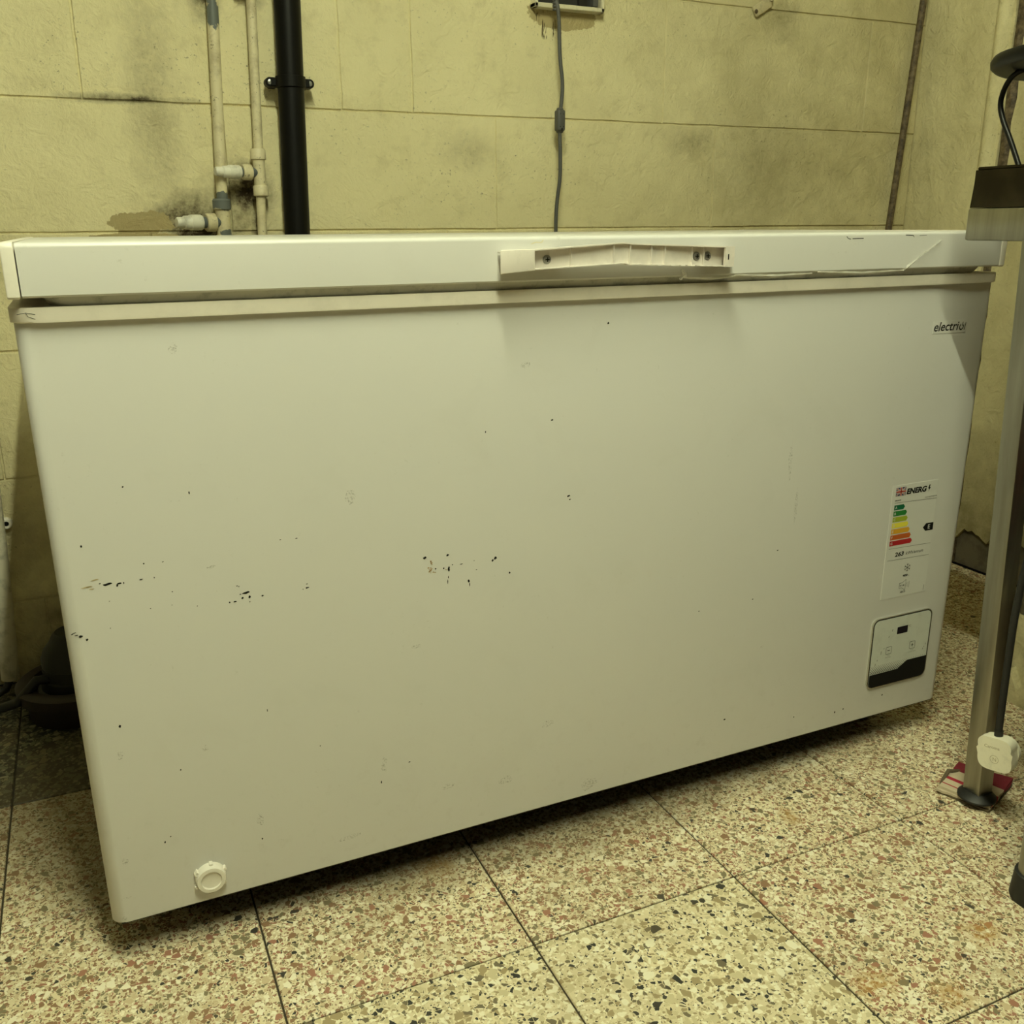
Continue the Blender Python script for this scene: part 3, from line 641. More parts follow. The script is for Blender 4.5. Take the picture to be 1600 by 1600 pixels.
bars = [((0.006, 0.12, 0.05), 1.2335, 'A'), ((0.02, 0.19, 0.035), 1.2395, 'B'), ((0.33, 0.40, 0.03), 1.2425, 'C'), ((0.78, 0.70, 0.07), 1.2455, 'D'), ((0.68, 0.36, 0.03), 1.2500, 'E'), ((0.50, 0.11, 0.02), 1.2540, 'F'), ((0.38, 0.015, 0.02), 1.2580, 'G')]
for i, (c, xe, s) in enumerate(bars):
    zc = 0.4392-0.01018*i; x0 = 1.2103-0.0002*i; h = 0.0042
    pol([(x0, zc-h), (xe-0.003, zc-h), (xe, zc), (xe-0.003, zc+h), (x0, zc+h)], C('rating_colour', c), 'rating_bar')
    txt(s, x0+0.0022, zc-0.0022, 0.0044, WHT, bold=0.02, y=LY_-0.0001)
pol([(1.2795, 0.3968), (1.2855, 0.3902), (1.3022, 0.3902), (1.3022, 0.4034), (1.2855, 0.4034)], M_INK, 'rating_arrow')
txt('E', 1.2905, 0.3930, 0.0078, WHT, bold=0.02, y=LY_-0.0001)
stripe((1.2090, 0.3692), (1.3010, 0.3672), 0.0005, M_GREYINK, LY_, 'rule_line'); stripe((1.2085, 0.3487), (1.3010, 0.3467), 0.0005, M_GREYINK, LY_, 'rule_line')
txt('263', 1.2238, 0.3535, 0.0078, M_INK, w=0.0195, bold=0.03, shear=0.1)
txt('kWh/annum', 1.2480, 0.3540, 0.0056, M_GREYINK, w=0.0385, bold=0.008, shear=0.15)
for k in range(6):
    a = math.radians(60*k+90); cx, cz = 1.2553, 0.3305
    e = (cx+0.0068*math.cos(a), cz+0.0068*math.sin(a)); stripe((cx, cz), e, 0.0008, M_GREYINK, LY_, 'snowflake_arm')
    q = (cx+0.0045*math.cos(a), cz+0.0045*math.sin(a))
    for s in (-1, 1): stripe(q, (q[0]+0.0028*math.cos(a+s*0.8), q[1]+0.0028*math.sin(a+s*0.8)), 0.0007, M_GREYINK, LY_, 'snowflake_arm')
txt('400', 1.2470, 0.3150, 0.0042, M_INK, w=0.0108, bold=0.04); txt('L', 1.2600, 0.3150, 0.0030, M_GREYINK)
spk = [(1.2418, 0.2955), (1.2422, 0.3045), (1.2480, 0.3045), (1.2560, 0.3095), (1.2555, 0.2905), (1.2480, 0.2955)]
for a, b in zip(spk, spk[1:]+spk[:1]): stripe(a, b, 0.0006, M_GREYINK, LY_, 'speaker_outline')
txt('41 dB', 1.2430, 0.2985, 0.0026, M_INK, w=0.0105, bold=0.02)
for k in range(3): stripe((1.2580+0.0028*k, 0.3035+0.0008*k), (1.2578+0.0028*k, 0.2965-0.0012*k), 0.0005, M_GREYINK, LY_, 'sound_wave')
txt('ABCD', 1.2450, 0.2865, 0.0032, M_INK, w=0.0120, bold=0.02)
stripe((1.2985, 0.2930), (1.2978, 0.2840), 0.0008, M_GREYINK, LY_, 'edge_print')

# control panel
M_CHR = plain('chrome_trim', (0.62, 0.60, 0.52), 0.22, 0.85, dirt=0.05)
M_PANEL = plain('panel_face', (0.60, 0.62, 0.56), 0.22, dirt=0.08, scale=50)
px0, px1, pz0, pz1 = 1.1915, 1.3250, 0.1195, 0.2475
cp = MB().prism(rrect(px0, px1, pz0, pz1, 0.013, 8), -0.0032, 0.0001, 'y').obj('control_panel', M_CHR, fz, True, 30)
cp['label'] = 'square control panel with chrome edge, small dark display and two touch buttons'
kid(MB().prism(rrect(px0+0.0016, px1-0.0016, pz0+0.0016, pz1-0.0016, 0.0118, 8), -0.0034, -0.003, 'y'), 'dark_bezel', M_INK, cp)
kid(MB().prism(rrect(px0+0.0030, px1-0.0030, pz0+0.0030, pz1-0.0030, 0.0105, 8), -0.0037, -0.0033, 'y'), 'panel_face', M_PANEL, cp)
ppol = lambda pts, mat, name, y=-0.0039: pol(pts, mat, name, par=cp, y=y)
a_ = rrect(px0+0.0030, px1-0.0030, pz0+0.0030, pz1-0.0030, 0.0105, 8)
low = [q for q in a_ if q[1] < 0.14]
low.sort(key=lambda q: q[0])
left = [q for q in low if q[0] < 1.25]; right = [q for q in low if q[0] >= 1.25]
left.sort(key=lambda q: (-q[1])); right.sort(key=lambda q: (q[1]))
ppol(left+right+[(px1-0.003, 0.1590), (1.2775, 0.1590), (1.2640, 0.1510), (1.2580, 0.1465), (px0+0.003, 0.1460)], M_INK, 'dark_wave')
m = MB()
for i in range(31):
    for j in range(8):
        x = px0+0.0045+i*0.0042+(j % 2)*0.0021; z = 0.1480+j*0.0022
        if x > px1-0.004: continue
        lim = 0.1480+0.0022*7.5 if x < 1.262 else 0.1480+0.0022*(7.9-0)
        if x > 1.262 and z < 0.1515+(min(x, 1.2775)-1.262)*0.55: continue
        if z > 0.1625: continue
        r = 0.0013*(1-(z-0.147)/0.026) 
        m.bm.faces.new([m.bm.verts.new((x+r*math.cos(q*math.pi/3), -0.0039, z+r*math.sin(q*math.pi/3))) for q in range(6)])
o = kid(m, 'halftone_dots', M_INK, cp); o['kind'] = 'stuff'
M_DISP = plain('display_glass', (0.015, 0.012, 0.018), 0.15, dirt=0)
ppol([(1.2465, 0.2125), (1.2702, 0.2125), (1.2702, 0.2255), (1.2465, 0.2255)], M_DISP, 'display')
txt('\u00b0C', 1.2715, 0.2212, 0.0040, M_GREYINK, y=-0.0039, par=cp)
for bx, s in ((1.2260, '-'), (1.2795, '+')):
    q = rrect(bx, bx+0.0122, 0.1790, 0.1922, 0.0015, 2)
    for a, b in zip(q, q[1:]+q[:1]):
        d = Vector((b[0]-a[0], b[1]-a[1])).normalized(); n = Vector((-d.y, d.x))*0.00042
        ppol([(a[0]-n.x, a[1]-n.y), (b[0]-n.x, b[1]-n.y), (b[0]+n.x, b[1]+n.y), (a[0]+n.x, a[1]+n.y)], M_GREYINK, 'button_outline')
    cx, cz = bx+0.0061, 0.1856
    ppol([(cx-0.0028, cz-0.0006), (cx+0.0028, cz-0.0006), (cx+0.0028, cz+0.0006), (cx-0.0028, cz+0.0006)], M_INK, 'button_symbol')
    if s == '+': ppol([(cx-0.0006, cz-0.0030), (cx+0.0006, cz-0.0030), (cx+0.0006, cz+0.0030), (cx-0.0006, cz+0.0030)], M_INK, 'button_symbol', y=-0.00395)
    txt('Temp', cx-0.003, 0.1752, 0.0020, M_GREYINK, y=-0.0039, par=cp, w=0.006); txt('3s Set' if s == '-' else '3s Super Cool', cx-(0.006 if s == '-' else 0.009), 0.1722, 0.0018, M_GREYINK, y=-0.0039, par=cp, w=0.012 if s == '-' else 0.018)
for x, z, l in ((1.2350, 0.2200, 0.004), (1.2285, 0.2095, 0.003), (1.2200, 0.1900, 0.002), (1.2145, 0.1810, 0.006), (1.2075, 0.1700, 0.003), (1.2040, 0.1620, 0.004), (1.3160, 0.1800, 0.003), (1.3110, 0.1720, 0.003), (1.3130, 0.1760, 0.002)):
    ppol([(x, z), (x+0.0008, z), (x+0.0018, z+l), (x+0.0006, z+l)], M_GREYINK, 'scuff')

# drain plug, low on the left
dx, dz = 0.1180, 0.1000
dp = MB().lathe((dx, 0.0005, dz), (0, -1, 0), [(0, 0.0185), (0.003, 0.0188), (0.010, 0.0180), (0.0125, 0.0170), (0.0128, 0.0125), (0.0105, 0.0120), (0.0100, 0)], 36).obj('drain_plug', M_PLAS, fz, True)
dp['label'] = 'round white drain plug with grip lugs'
for k in range(6):
    a = math.radians(60*k+25); m = Matrix.Translation((dx, 0, dz)) @ Matrix.Rotation(-a, 4, 'Y')
    kid(MB().box(0.0175, 0.0208, -0.0075, 0.0, -0.0022, 0.0022, 0.0006, 1, m), 'grip_lug', M_PLAS, dp, True)

# ================================================================ PIPEWORK ON THE BACK WALL
pp = NT('cream_painted_pipe', 0.45)
b0 = pp.mix(pp.math('MULTIPLY', pp.ramp(pp.noise(30, 5, 0.7), 0.48, 0.7), 0.55), (0.70, 0.63, 0.42), (0.30, 0.24, 0.14))
b0 = pp.mix(pp.math('MULTIPLY', pp.ramp(pp.noise(90, 3, 0.7), 0.62, 0.68), 0.6), b0, (0.10, 0.08, 0.05))
pe = pp.math('MAXIMUM', pp.blob((0.347, 0.89, 1.245), (0.014, 0.1, 0.022), 1.6, 60, 0.1), pp.blob((0.336, 0.89, 0.925), (0.03, 0.1, 0.018), 1.2, 60, 0.1))
pe = pp.math('MAXIMUM', pe, pp.math('MAXIMUM', pp.blob((0.340, 0.87, 0.868), (0.018, 0.1, 0.008), 1.5, 60, 0.1), pp.blob((0.345, 0.88, 1.285), (0.01, 0.1, 0.025), 1.6, 60, 0.1)))
pp.col(pp.mix(pe, b0, (0.13, 0.145, 0.14))); pp.bump(pp.noise(120, 4, 0.6), 0.5, 0.001); M_PP = pp.m
M_GREYP = plain('bare_grey_pipe', (0.10, 0.115, 0.12), 0.4)
M_CAPW = plain('dirty_white_cap', (0.78, 0.76, 0.66), 0.35, dirt=0.35, scale=45)
def collar(c, ax, r, l): return MB().lathe(Vector(c)-Vector(ax)*l/2, ax, [(0, r*0.9), (l*0.06, r), (l*0.85, r), (l*0.93, r*0.93), (l, r*0.88)], 26)
PY = 0.888
def water_pipe(label, xt, xb, ztee, ztop, capx, capy, rp=0.0095, zbot=0.60):
    T = thing('water_pipe', label, 'pipe', (xb, PY, zbot), None)
    fx = lambda z: xb+(xt-xb)*(z-ztee)/(1.30-ztee)
    MB().tube([(fx(ZC-0.2), PY, ZC-0.2), (fx(ztee), PY, ztee), (fx(zbot), PY, zbot)], rp, 20).obj('pipe', M_PP, T, True)
    x = fx(ztee)
    tee = MB().tube([(x, PY, ztee+0.026), (x, PY, ztee-0.026)], rp*1.28, 22).obj('tee_fitting', M_PP, T, True)
    a = Vector((capx-x, capy-PY, 0)).normalized()
    collar((x, PY, ztee+0.033), (0, 0, 1), rp*1.62, 0.020).obj('collar', M_PP, T, True)
    collar((x, PY, ztee-0.033), (0, 0, 1), rp*1.62, 0.020).obj('collar', M_PP, T, True)
    s0 = Vector((x, PY, ztee))
    c = s0+a*0.026
    collar(c, a, rp*1.62, 0.018).obj('collar', M_PP, T, True)
    L = (Vector((capx, capy, ztee))-s0).length
    MB().tube([s0, s0+a*(L-0.045)], rp*0.98, 20).obj('branch_stub', M_GREYP, T, True)
    k = s0+a*(L-0.050)
    kp = MB().lathe(k, a, [(0, rp*1.25), (0.003, rp*1.38), (0.006, rp*1.32), (0.008, rp*1.38), (0.022, rp*1.36), (0.0225, rp*1.28), (0.024, rp*1.28), (0.025, rp*1.22), (0.034, rp*1.18), (0.036, rp*0.98), (0.046, rp*0.95), (0.049, rp*0.8), (0.0495, 0)], 26).obj('screw_cap', M_CAPW, T, True)
    return T
water_pipe('thicker peeling cream water pipe with grey patches and low capped branch', 0.3500, 0.3320, 0.887, 0, 0.243, 0.862, 0.0105)
water_pipe('thinner cream water pipe nearest the black drainpipe with upper white capped branch', 0.4190, 0.4080, 0.978, 0, 0.322, 0.866, 0.0090)
M_BRK = plain('pipe_bracket_paint', (0.55, 0.48, 0.30), 0.5, dirt=0.4, scale=60)
for x, lb in ((0.345, 'painted wall bracket behind the thicker water pipe at the top'), (0.412, 'painted wall bracket behind the thinner water pipe at the top')):
    o = MB().box(x-0.022, x+0.008, PY-0.004, YB-0.0005, 1.292, 1.325, 0.003).obj('pipe_bracket', M_BRK); o['label'] = lb; o['category'] = 'bracket'
# black drainpipe
BY, BR = 0.874, 0.0245
dpz = lambda z: 0.4695+(0.4815-0.4695)*(z-0.86)/0.425
T = thing('drainpipe', 'thick black plastic drainpipe clipped to the cream block wall behind the freezer', 'pipe', (0.46, BY, 0.35))
MB().tube([(dpz(ZC-0.2), BY, ZC-0.2), (dpz(0.35), BY, 0.35)], BR, 36).obj('pipe', M_BLACKPVC, T, True)
zc_ = 1.139
xc = dpz(zc_)
cl = MB().lathe((xc, BY, zc_-0.010), (0, 0, 1), [(0, BR+0.001), (0.0005, BR+0.0035), (0.0195, BR+0.0035), (0.020, BR+0.001)], 36).obj('pipe_clip', M_BLACKPVC, T, True)
for s in (-1, 1):
    lx = xc+s*0.0375
    k = kid(MB().box(min(xc+s*0.022, lx), max(xc+s*0.022, lx), BY+0.002, YB-0.004, zc_-0.008, zc_+0.008, 0.002).lathe((lx, BY+0.006, zc_), (0, -1, 0), [(-0.02, 0.0085), (0, 0.0085), (0.001, 0.0075), (0.0011, 0)], 20), 'lug', M_BLACKPVC, cl, True)
for s in (-1, 1):
    lx = xc+s*0.0375
    kid(MB().lathe((lx, BY+0.0045, zc_), (0, -1, 0), [(0, 0.0048), (0.001, 0.0045), (0.0016, 0.003), (0.0017, 0)], 16).box(lx-0.0004, lx+0.0004, BY+0.001, BY+0.004, zc_-0.002, zc_+0.002), 'screw', M_SCREW, cl, True)

# grey cable with ferrite, hanging from the wall box
cb = thing('grey_cable', 'thin grey cable with a ferrite lump hanging down the wall behind the freezer', 'cable', (1.04, 0.87, 0.75))
pts = [(1.037, 0.893, 1.335)] + [(x, 0.872+(0.006 if z < 0.95 else 0), z) for x, y, z in CABLE[1:]] + [(1.040, 0.88, 0.74)]
def smooth(ps, it=2):
    for _ in range(it):
        q = [ps[0]]
        for a, b in zip(ps, ps[1:]):
            a, b = Vector(a), Vector(b); q += [a.lerp(b, 0.25), a.lerp(b, 0.75)]
        q.append(ps[-1]); ps = q
    return ps
MB().tube(smooth(pts), 0.0040, 12).obj('cord', M_CABLE, cb, True)
fe = MB().box(1.0380, 1.0565, 0.862, 0.882, 1.070, 1.113, 0.0045, 3).box(1.041, 1.0535, 0.866, 0.878, 1.0665, 1.117, 0.002, 1).obj('ferrite', M_CABLE, cb, True, 40)
for x in (1.0435, 1.0515):
    for z in (1.079, 1.104): kid(MB().lathe((x, 0.8622, z), (0, -1, 0), [(0, 0.0011), (0.0004, 0.001), (0.0005, 0)], 10), 'pip', M_INK, fe)
kid(MB().box(1.0465, 1.0485, 0.8612, 0.8625, 1.0715, 1.076), 'catch', M_INK, fe)
m = MB()
for k in range(4): m.lathe((1.0385, 0.878, 1.304+0.006*k), (0, 0, 1), [(0, 0.0062), (0.0035, 0.0062)], 14)
m.obj('strain_relief', M_CABLE, cb, True)
# open wall box
M_BOXW = plain('box_plastic', (0.70, 0.65, 0.47), 0.4, dirt=0.3, scale=50)
sb = thing('socket_box', 'open white wall box with dark inside, at the top where the cable enters', 'box', (1.09, 0.90, 1.32))
m = MB()
bx0, bx1, bz0, bz1, by0 = 1.000, 1.165, 1.312, 1.42, 0.895
for a in ((bx0, bx1, bz0, bz0+0.009), (bx0, bx1, bz1-0.009, bz1), (bx0, bx0+0.008, bz0, bz1), (bx1-0.008, bx1, bz0, bz1)):
    m.box(a[0], a[1], by0, YB, a[2], a[3], 0.0015)
m.obj('box_frame', M_BOXW, sb, True, 40)
MB().box(bx0+0.006, bx1-0.006, YB-0.004, YB-0.001, bz0+0.006, bz1-0.006).obj('box_back', M_DARK, sb)
MB().box(bx1-0.024, bx1-0.012, YB-0.018, YB-0.003, bz0+0.012, bz1-0.012, 0.001).obj('inner_flange', M_CABLE, sb)
MB().box(bx1-0.055, bx1-0.035, YB-0.012, YB-0.003, bz0+0.012, bz1-0.03, 0.001).obj('terminal_block', M_BADGE, sb)
# cable clip up on the wall, right of the cable
cc = thing('cable_saddle', 'small painted cable saddle clip screwed high on the wall', 'clip', (1.60, 0.91, 1.35))
mt = Matrix.Translation((1.590, 0.912, 1.357)) @ Matrix.Rotation(math.radians(-30), 4, 'Y')
MB().box(-0.022, 0.030, -0.004, 0.004, -0.012, 0.012, 0.0035, 2, mt).obj('strap', M_BRK, cc, True, 40)
MB().lathe((1.574, 0.908, 1.3475), (0, -1, 0), [(0, 0.0050), (0.001, 0.0044), (0.0018, 0)], 12).obj('screw_head', M_RUST, cc, True)
MB().tube([(1.615, 0.908, 1.372), (1.618, 0.908, 1.55), (1.618, 0.908, ZC-0.2)], 0.0045, 10).obj('cable', M_BRK, cc, True)
# corroded conduit in the right-hand corner
o = MB().tube([(2.0360, 0.900, 0.60), (2.0425, 0.900, 0.866), (2.0800, 0.900, 1.414), (2.11, 0.900, 1.9)], 0.0085, 14).obj('iron_conduit', M_RUST, None, True)
o['label'] = 'slim dark rusty conduit running up beside the right wall corner'; o['category'] = 'pipe'
# small pipe with screw ring and dangling end at far left
T = thing('overflow_pipe', 'short pale waste pipe ending above the floor left of the freezer', 'pipe', (-0.15, 0.88, 0.0))
MB().tube([(-0.125, 0.892, 0.62), (-0.140, 0.888, 0.30), (-0.158, 0.880, 0.028)], [0.014, 0.0155, 0.0165], 20).obj('pipe', plain('aged_white_pipe', (0.58, 0.55, 0.44), 0.4, dirt=0.4), T, True)
MB().tube([(-0.158, 0.880, 0.03), (-0.168, 0.870, 0.012), (-0.20, 0.84, 0.008), (-0.30, 0.80, 0.008)], 0.0075, 12).obj('black_hose', M_RUB, T, True)
T = thing('pipe_eyelet', 'round pale wall eyelet with a dark centre at the left edge', 'fitting', (-0.125, 0.90, 0.335))
MB().lathe((-0.122, YB-0.001, 0.336), (0, -1, 0), [(0, 0.0105), (0.012, 0.0105), (0.014, 0.009), (0.014, 0.0055), (0.010, 0.0050), (0.010, 0)], 24).obj('ring', M_PLAS, T, True)
MB().lathe((-0.122, YB-0.0111, 0.336), (0, -1, 0), [(0, 0.0046), (0.001, 0.0045), (0.0011, 0)], 16).obj('centre', M_INK, T, True)
# drain gully with black connector in the shade behind the left end
M_CLAY = plain('brown_clay', (0.022, 0.012, 0.008), 0.6, dirt=0.4)
T = thing('drain_gully', 'round brown clay drain gully on the floor behind the freezer', 'drain', (-0.035, 0.77, 0))
gx, gy = -0.035, 0.755
MB().lathe((gx, gy, 0), (0, 0, 1), [(0, 0.088), (0.040, 0.092), (0.042, 0.104), (0.062, 0.106), (0.066, 0.100), (0.066, 0.080), (0.040, 0.075), (0.040, 0)], 40).obj('bowl', M_CLAY, T, True)
T = thing('rubber_connector', 'black rubber pipe connector with clamp bands standing in the clay gully', 'pipe', (gx, gy, 0.04))
MB().lathe((gx+0.004, gy, 0.041), (0, 0, 1), [(0, 0.070), (0.012, 0.072), (0.014, 0.066), (0.032, 0.064), (0.034, 0.060), (0.070, 0.060), (0.086, 0.054), (0.100, 0.042), (0.112, 0.036), (0.118, 0.030), (0.120, 0)], 36).obj('boot', M_RUB, T, True)
MB().lathe((gx+0.004, gy, 0.088), (0, 0, 1), [(0, 0.0608), (0.008, 0.0612), (0.0081, 0.0608)], 36).obj('clamp_band', M_DARK, T, True)
MB().tube([(gx-0.02, gy-0.02, 0.075), (-0.10, 0.72, 0.085), (-0.135, 0.715, 0.05), (-0.20, 0.78, 0.010), (-0.32, 0.80, 0.010)], 0.009, 12).obj('hose_tail', M_RUB, T, True)

# ================================================================ STAINLESS TABLE AND WHAT HANGS ON IT
st = NT('brushed_stainless', 0.38, 1.0)
st.col(st.mix(st.ramp(st.noise(1, 4, 0.6, vec=st.vscale((60, 60, 4))), 0.3, 0.7), (0.40, 0.385, 0.33), (0.28, 0.27, 0.225)))
st.put(st.b.inputs['Roughness'], st.ramp(st.noise(1, 4, 0.6, vec=st.vscale((200, 200, 8))), 0.3, 0.7, 0.30, 0.44)); M_ST = st.m
st2 = NT('dark_reflection_steel', 0.25, 1.0); st2.col(st2.mix(st2.ramp(st2.noise(30, 4), 0.4, 0.7), (0.035, 0.03, 0.022), (0.055, 0.048, 0.036))); M_ST2 = st2.m  # dark surroundings mirrored in the steel are put into its base colour
tb = thing('steel_table', 'stainless steel work table with square leg beside the freezer', 'table', (1.24, -0.2, 0))
tx0, ty1 = 1.19, -0.087
MB().box(tx0, 1.585, -1.7, ty1, 0.8535, 0.896, 0.003, 2).obj('table_top', M_ST, tb, True, 40)
m = MB().prism([(-1.7, 0.8965), (ty1-0.002, 0.8965), (ty1-0.006, 0.945), (-1.7, 0.945)], tx0+0.001, tx0+0.004, 'x')
m.obj('upstand', M_ST2, tb)['label'] = 'steel upstand along the table edge, its dark reflection put into the colour'
MB().box(tx0+0.004, 1.58, ty1-0.005, ty1-0.002, 0.8965, 0.945).obj('upstand', M_ST2, tb)  # unseen back upstand, added to block light reaching the lid's right end
MB().box(tx0+0.012, 1.58, ty1-0.014, ty1-0.002, 0.945, 0.949, 0.001).obj('upstand_rim', M_ST2, tb)  # rim of the added, unseen back upstand
MB().box(tx0+0.001, tx0+0.012, -1.7, ty1-0.007, 0.945, 0.949, 0.001).obj('upstand_rim', M_ST2, tb)
def leg(cx, cy, name='leg', top=0.855, tilt=-0.055):
    m = MB(); s = 0.03; z0 = 0.022
    m.box(cx, cx+s, cy, cy+s, z0, top, 0.0018, 2)
    for v in m.bm.verts: v.co.x += tilt*v.co.z
    return m.obj(name, M_ST, tb, True, 40)
leg(1.2345, -0.210)
leg(1.54, -0.210, tilt=0); leg(1.54, -1.62, tilt=0); leg(1.2345, -1.62)
ft = MB().lathe((1.249, -0.195, 0.0125), (0, 0, 1), [(0, 0.0285), (0.003, 0.0285), (0.007, 0.024), (0.013, 0.0205), (0.0135, 0)], 24).obj('rubber_foot', M_RUB, tb, True)
MB().box(1.2395, 1.57, -1.60, -0.222, 0.335, 0.377, 0.004, 2).obj('undershelf', M_ST, tb, True, 40)
# folded cloth pad under the foot
cm = NT('checked_cloth', 0.9)
w_ = cm.n('ShaderNodeSeparateXYZ'); cm.l(cm.vscale((1, 1, 1), (-1.245, 0.17, 0)), w_.inputs[0])
u_ = cm.math('ADD', w_.outputs[0], cm.math('MULTIPLY', w_.outputs[1], 0.3))
s1 = cm.math('GREATER_THAN', u_, 0.048); s2 = cm.math('ADD', cm.math('MULTIPLY', cm.math('GREATER_THAN', u_, 0.012), cm.math('LESS_THAN', u_, 0.021)), cm.math('MULTIPLY', cm.math('GREATER_THAN', u_, -0.006), cm.math('LESS_THAN', u_, -0.003)))
c_ = cm.mix(cm.math('MULTIPLY', cm.noise(60, 4), 0.6), (0.60, 0.52, 0.38), (0.38, 0.28, 0.18))
c_ = cm.mix(s1, c_, (0.20, 0.015, 0.03)); c_ = cm.mix(s2, c_, (0.34, 0.02, 0.04))
cm.col(c_); cm.bump(cm.noise(220, 3), 0.6, 0.002); M_CLOTH = cm.m
M_CARD = plain('dirty_cardboard', (0.12, 0.09, 0.05), 0.9, dirt=0.6)
T = thing('folded_cloth', 'folded red and cream cloth pad under the steel table leg', 'cloth', (1.27, -0.17, 0))
def pad(corners, z0, z1, mat, seed, name):
    r = rnd(seed); m = MB(); n = 8; pts = []
    for a, b in zip(corners, corners[1:]+corners[:1]):
        for k in range(n): pts.append((a[0]+(b[0]-a[0])*k/n+r.uniform(-.0012, .0012), a[1]+(b[1]-a[1])*k/n+r.uniform(-.0012, .0012)))
    m.prism(pts, z0, z1, 'z'); return m.obj(name, mat, T)
CN = [(1.220, -0.148), (1.247, -0.222), (1.345, -0.185), (1.305, -0.112)]
pad([(x-0.003, y-0.002) for x, y in CN], 0.0002, 0.004, M_CARD, 1, 'bottom_fold')
pad([(x-0.006*(i == 0), y) for i, (x, y) in enumerate(CN)], 0.0042, 0.008, M_CLOTH, 2, 'middle_fold')
pad(CN, 0.0082, 0.0122, M_CLOTH, 3, 'top_fold')
MB().tube([(1.221, -0.150, 0.006), (1.245, -0.135, 0.010), (1.262, -0.128, 0.016), (1.285, -0.130, 0.010)], 0.0035, 8).obj('rolled_edge', M_CARD, T, True)
# white mains plug hanging on its black cord
T = thing('mains_plug', 'white mains plug hanging by a black cord beside the table leg', 'plug', (1.22, -0.24, 0.12))
vd = Vector((1.165, 0.83, 0)).normalized(); ang = math.atan2(-vd.x, vd.y)-0.40
PM = Matrix.Translation((1.2200, -0.240, 0.1235)) @ Matrix.Rotation(ang, 4, 'Z') @ Matrix.Rotation(math.radians(-8), 4, 'Y')
def plug_outline(s=1.0, waist=0.0022):
    out = []
    for k in range(96):
        a = 2*math.pi*(k+0.5)/96
        c, q = math.cos(a), math.sin(a)
        x = math.copysign(abs(c)**0.5, c)*0.0255*s; z = math.copysign(abs(q)**0.5, q)*0.0260*s
        x *= 1-0.07*math.exp(-((z-0.004)/0.008)**2)
        out.append((x, z))
    return out
def plug_part(y0, y1, s0, s1, bev):
    m = MB(); m.prism(plug_outline(s0), y0, y1, 'y')
    if bev:
        es = [e for e in m.bm.edges if abs(e.verts[0].co.y-e.verts[1].co.y) < 1e-7 and abs(e.verts[0].co.y-y0) < 1e-6]
        bmesh.ops.bevel(m.bm, geom=es, offset=bev, segments=3, profile=0.5, affect='EDGES')
    for v in m.bm.verts: v.co = PM @ v.co
    return m
M_PLUG = plain('white_plug_plastic', (0.82, 0.78, 0.62), 0.35, dirt=0.12, scale=90)
cv = plug_part(-0.012, 0.001, 1, 1, 0.003).obj('front_shell', M_PLUG, T, True, 35)
plug_part(0.0016, 0.010, 0.96, 0.96, 0.001).obj('middle_shell', M_PLUG, T, True, 35)
m = MB().lathe((0.004, 0.0105, 0.001), (0, 1, 0), [(0, 0.0215), (0.005, 0.022), (0.008, 0.020), (0.0085, 0)], 30)
for v in m.bm.verts: v.co = PM @ v.co
m.obj('back_shell', M_PLUG, T, True, 35)
m = MB()
for x, z, w, h in ((0, 0.0135, 0.0032, 0.009), (-0.011, -0.006, 0.006, 0.0022), (0.011, -0.006, 0.006, 0.0022)): m.box(x-w/2, x+w/2, 0.019, 0.034, z-h/2, z+h/2, 0.0005)
for v in m.bm.verts: v.co = PM @ v.co
m.obj('pins', plain('brass_pins', (0.6, 0.5, 0.25), 0.3, 0.9), T)
M_EMB = plain('embossed_print', (0.40, 0.34, 0.20), 0.5, dirt=0)
def ptxt(s, x, z, h, w=None, bold=0):
    o = text(s, x, z, h, -0.0122, M_EMB, cv, w, bold)
    for v in o.data.vertices: v.co = PM @ v.co
    o.matrix_parent_inverse = Matrix.Identity(4)
ptxt('Caroma', -0.0145, 0.0085, 0.0048, 0.0225, 0.01)
ptxt('N', -0.0022, -0.0105, 0.0055)
m = MB(); 
n = 24; vs = []
for k in range(n): 
    a = 2*math.pi*k/n; vs.append([m.bm.verts.new(PM @ Vector((q*math.cos(a), -0.0122, -0.0078+q*math.sin(a)))) for q in (0.0058, 0.0064)])
for k in range(n): A, B = vs[k], vs[(k+1) % n]; m.bm.faces.new((A[0], B[0], B[1], A[1]))
kid(m, 'ring_mark', M_EMB, cv)
MB().tube(smooth([(1.2195, -0.236, 0.148), (1.2185, -0.235, 0.20), (1.2160, -0.235, 0.28), (1.2145, -0.235, 0.345), (1.2155, -0.238, 0.405), (1.2150, -0.245, 0.47), (1.235, -0.28, 0.56), (1.26, -0.32, 0.70), (1.26, -0.33, 0.85)]), 0.0052, 12).obj('cord', M_RUB, T, True)
MB().tube([(1.2195, -0.237, 0.146), (1.2195, -0.236, 0.158)], 0.0062, 12).obj('cord_grip', M_RUB, T, True)
# black cable coil hooked under the table by the right edge
m = MB(); cp_ = []
for k in range(37):
    a = 2*math.pi*k/36; cp_.append((1.262+0.030*math.cos(a), -0.285, 0.445+0.055*math.sin(a)))
o = m.tube(cp_, 0.005, 10, caps=False).obj('cable_loop', M_RUB, None, True); o['label'] = 'black cable loop hanging behind the table leg at the right edge'; o['category'] = 'cable'
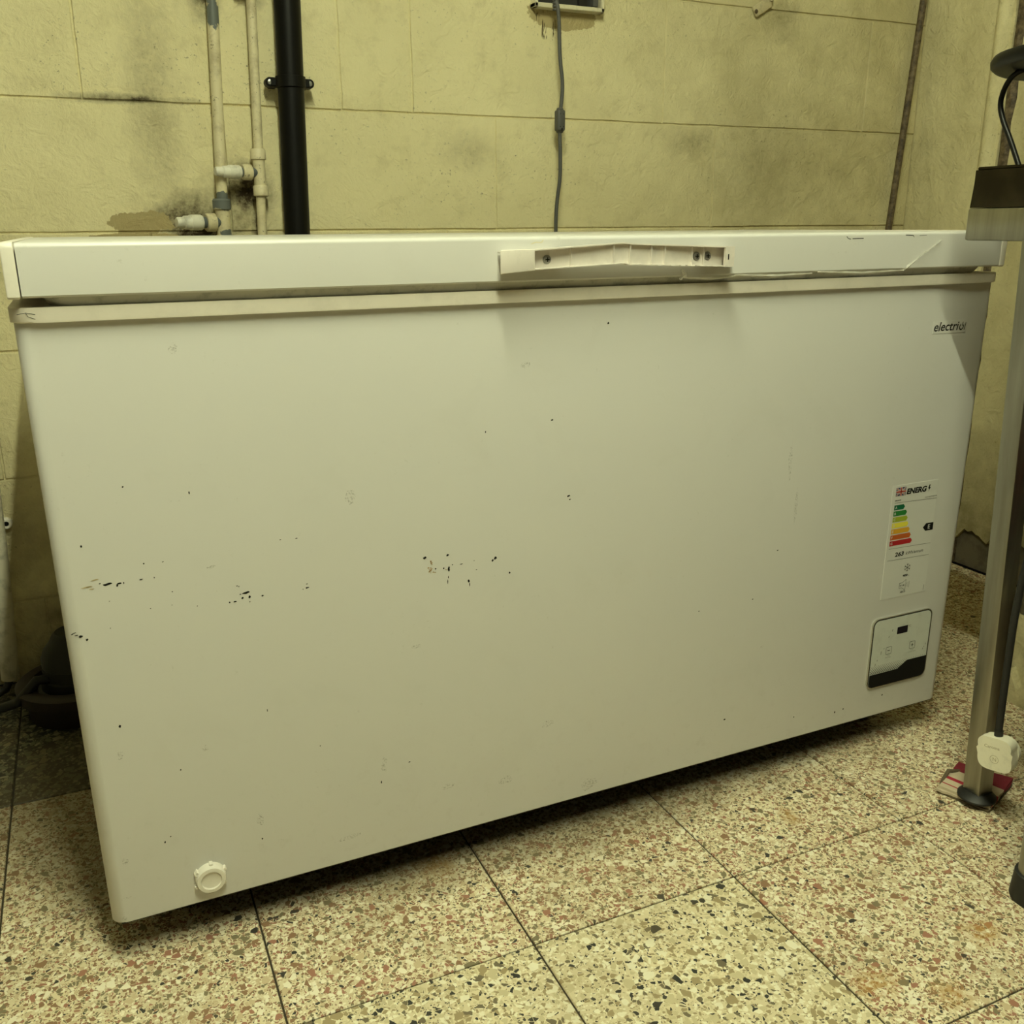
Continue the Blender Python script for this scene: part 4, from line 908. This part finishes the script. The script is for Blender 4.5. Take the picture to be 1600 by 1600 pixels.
# appliance on the table: rounded black lip and its flex
T = thing('black_appliance', 'rounded black appliance edge above the steel table with a looping flex', 'appliance', (1.28, -0.12, 0.95))
m = MB().lathe((1.300, -0.135, 1.072), (0.05, 0.03, 1), [(0, 0.092), (0.001, 0.098), (0.005, 0.103), (0.011, 0.104), (0.017, 0.101), (0.020, 0.092), (0.022, 0.060), (0.024, 0.02), (0.06, 0.018), (0.061, 0)], 40)
m.obj('rim', M_BLACKPVC, T, True, 60)
MB().tube(smooth([(1.262, -0.100, 1.076), (1.25, -0.087, 1.071), (1.25, -0.075, 1.062), (1.25, -0.068, 1.048), (1.25, -0.066, 1.031), (1.25, -0.075, 1.01), (1.25, -0.089, 0.988), (1.25, -0.113, 0.945), (1.25, -0.135, 0.902)]), 0.0036, 12).obj('flex', M_BLACKPVC, T, True)
MB().lathe((1.31, -0.16, 0.8962), (0, 0, 1), [(0, 0.058), (0.01, 0.06), (0.015, 0.03), (0.176, 0.02), (0.1761, 0)], 30).obj('stand', M_BLACKPVC, T, True)
# round leg with black cup at the right edge
T = thing('tubular_stand', 'round grey metal legged stand with black rubber cups at the lower right', 'stand', (1.135, -0.385, 0))
cx, cy = 1.1345, -0.386
MB().tube([(cx, cy, 0.012), (cx-0.003, cy, 0.215), (cx-0.003, cy, 0.60)], 0.0235, 28).obj('tube', M_ST, T, True)
MB().lathe((cx, cy, 0), (0, 0, 1), [(0, 0.0285), (0.003, 0.030), (0.040, 0.0275), (0.042, 0.0245)], 30).obj('rubber_cup', M_RUB, T, True)
MB().lathe((cx-0.003, cy, 0.170), (0, 0, 1), [(0, 0.0255), (0.002, 0.0275), (0.038, 0.0275), (0.040, 0.0255)], 30).obj('collar', M_RUB, T, True)
MB().box(1.095, 1.232, -0.68, -0.35, 0.60, 0.625, 0.004, 2).obj('top_board', M_RUB, T, True)
for lx, ly in ((1.203, -0.386), (cx, -0.65), (1.203, -0.65)):
    MB().tube([(lx, ly, 0.012), (lx, ly, 0.60)], 0.0235, 24).obj('tube', M_ST, T, True)
    MB().lathe((lx, ly, 0), (0, 0, 1), [(0, 0.0285), (0.003, 0.030), (0.040, 0.0275), (0.042, 0.0245)], 24).obj('rubber_cup', M_RUB, T, True)
# unseen red crate, added to give the table leg its red reflection
T = thing('unseen_red_crate', 'unseen red crate added on the undershelf for its reflection in the table leg', 'crate', (1.41, -0.75, 0.378))
m = MB()
for b in ((1.30, 1.54, -1.05, -0.45, 0.378, 0.386), (1.30, 1.308, -1.05, -0.45, 0.378, 0.54), (1.532, 1.54, -1.05, -0.45, 0.378, 0.54), (1.30, 1.54, -1.05, -1.042, 0.378, 0.54), (1.30, 1.54, -0.458, -0.45, 0.378, 0.54)): m.box(*b)
m.obj('shell', plain('red_plastic', (0.26, 0.018, 0.018), 0.45), T)
MB().box(1.292, 1.548, -1.058, -1.036, 0.532, 0.548, 0.002).box(1.292, 1.548, -0.464, -0.442, 0.532, 0.548, 0.002).box(1.292, 1.314, -1.05, -0.45, 0.532, 0.548, 0.002).box(1.526, 1.548, -1.05, -0.45, 0.532, 0.548, 0.002).obj('lip', plain('red_lip', (0.22, 0.015, 0.015), 0.45), T)
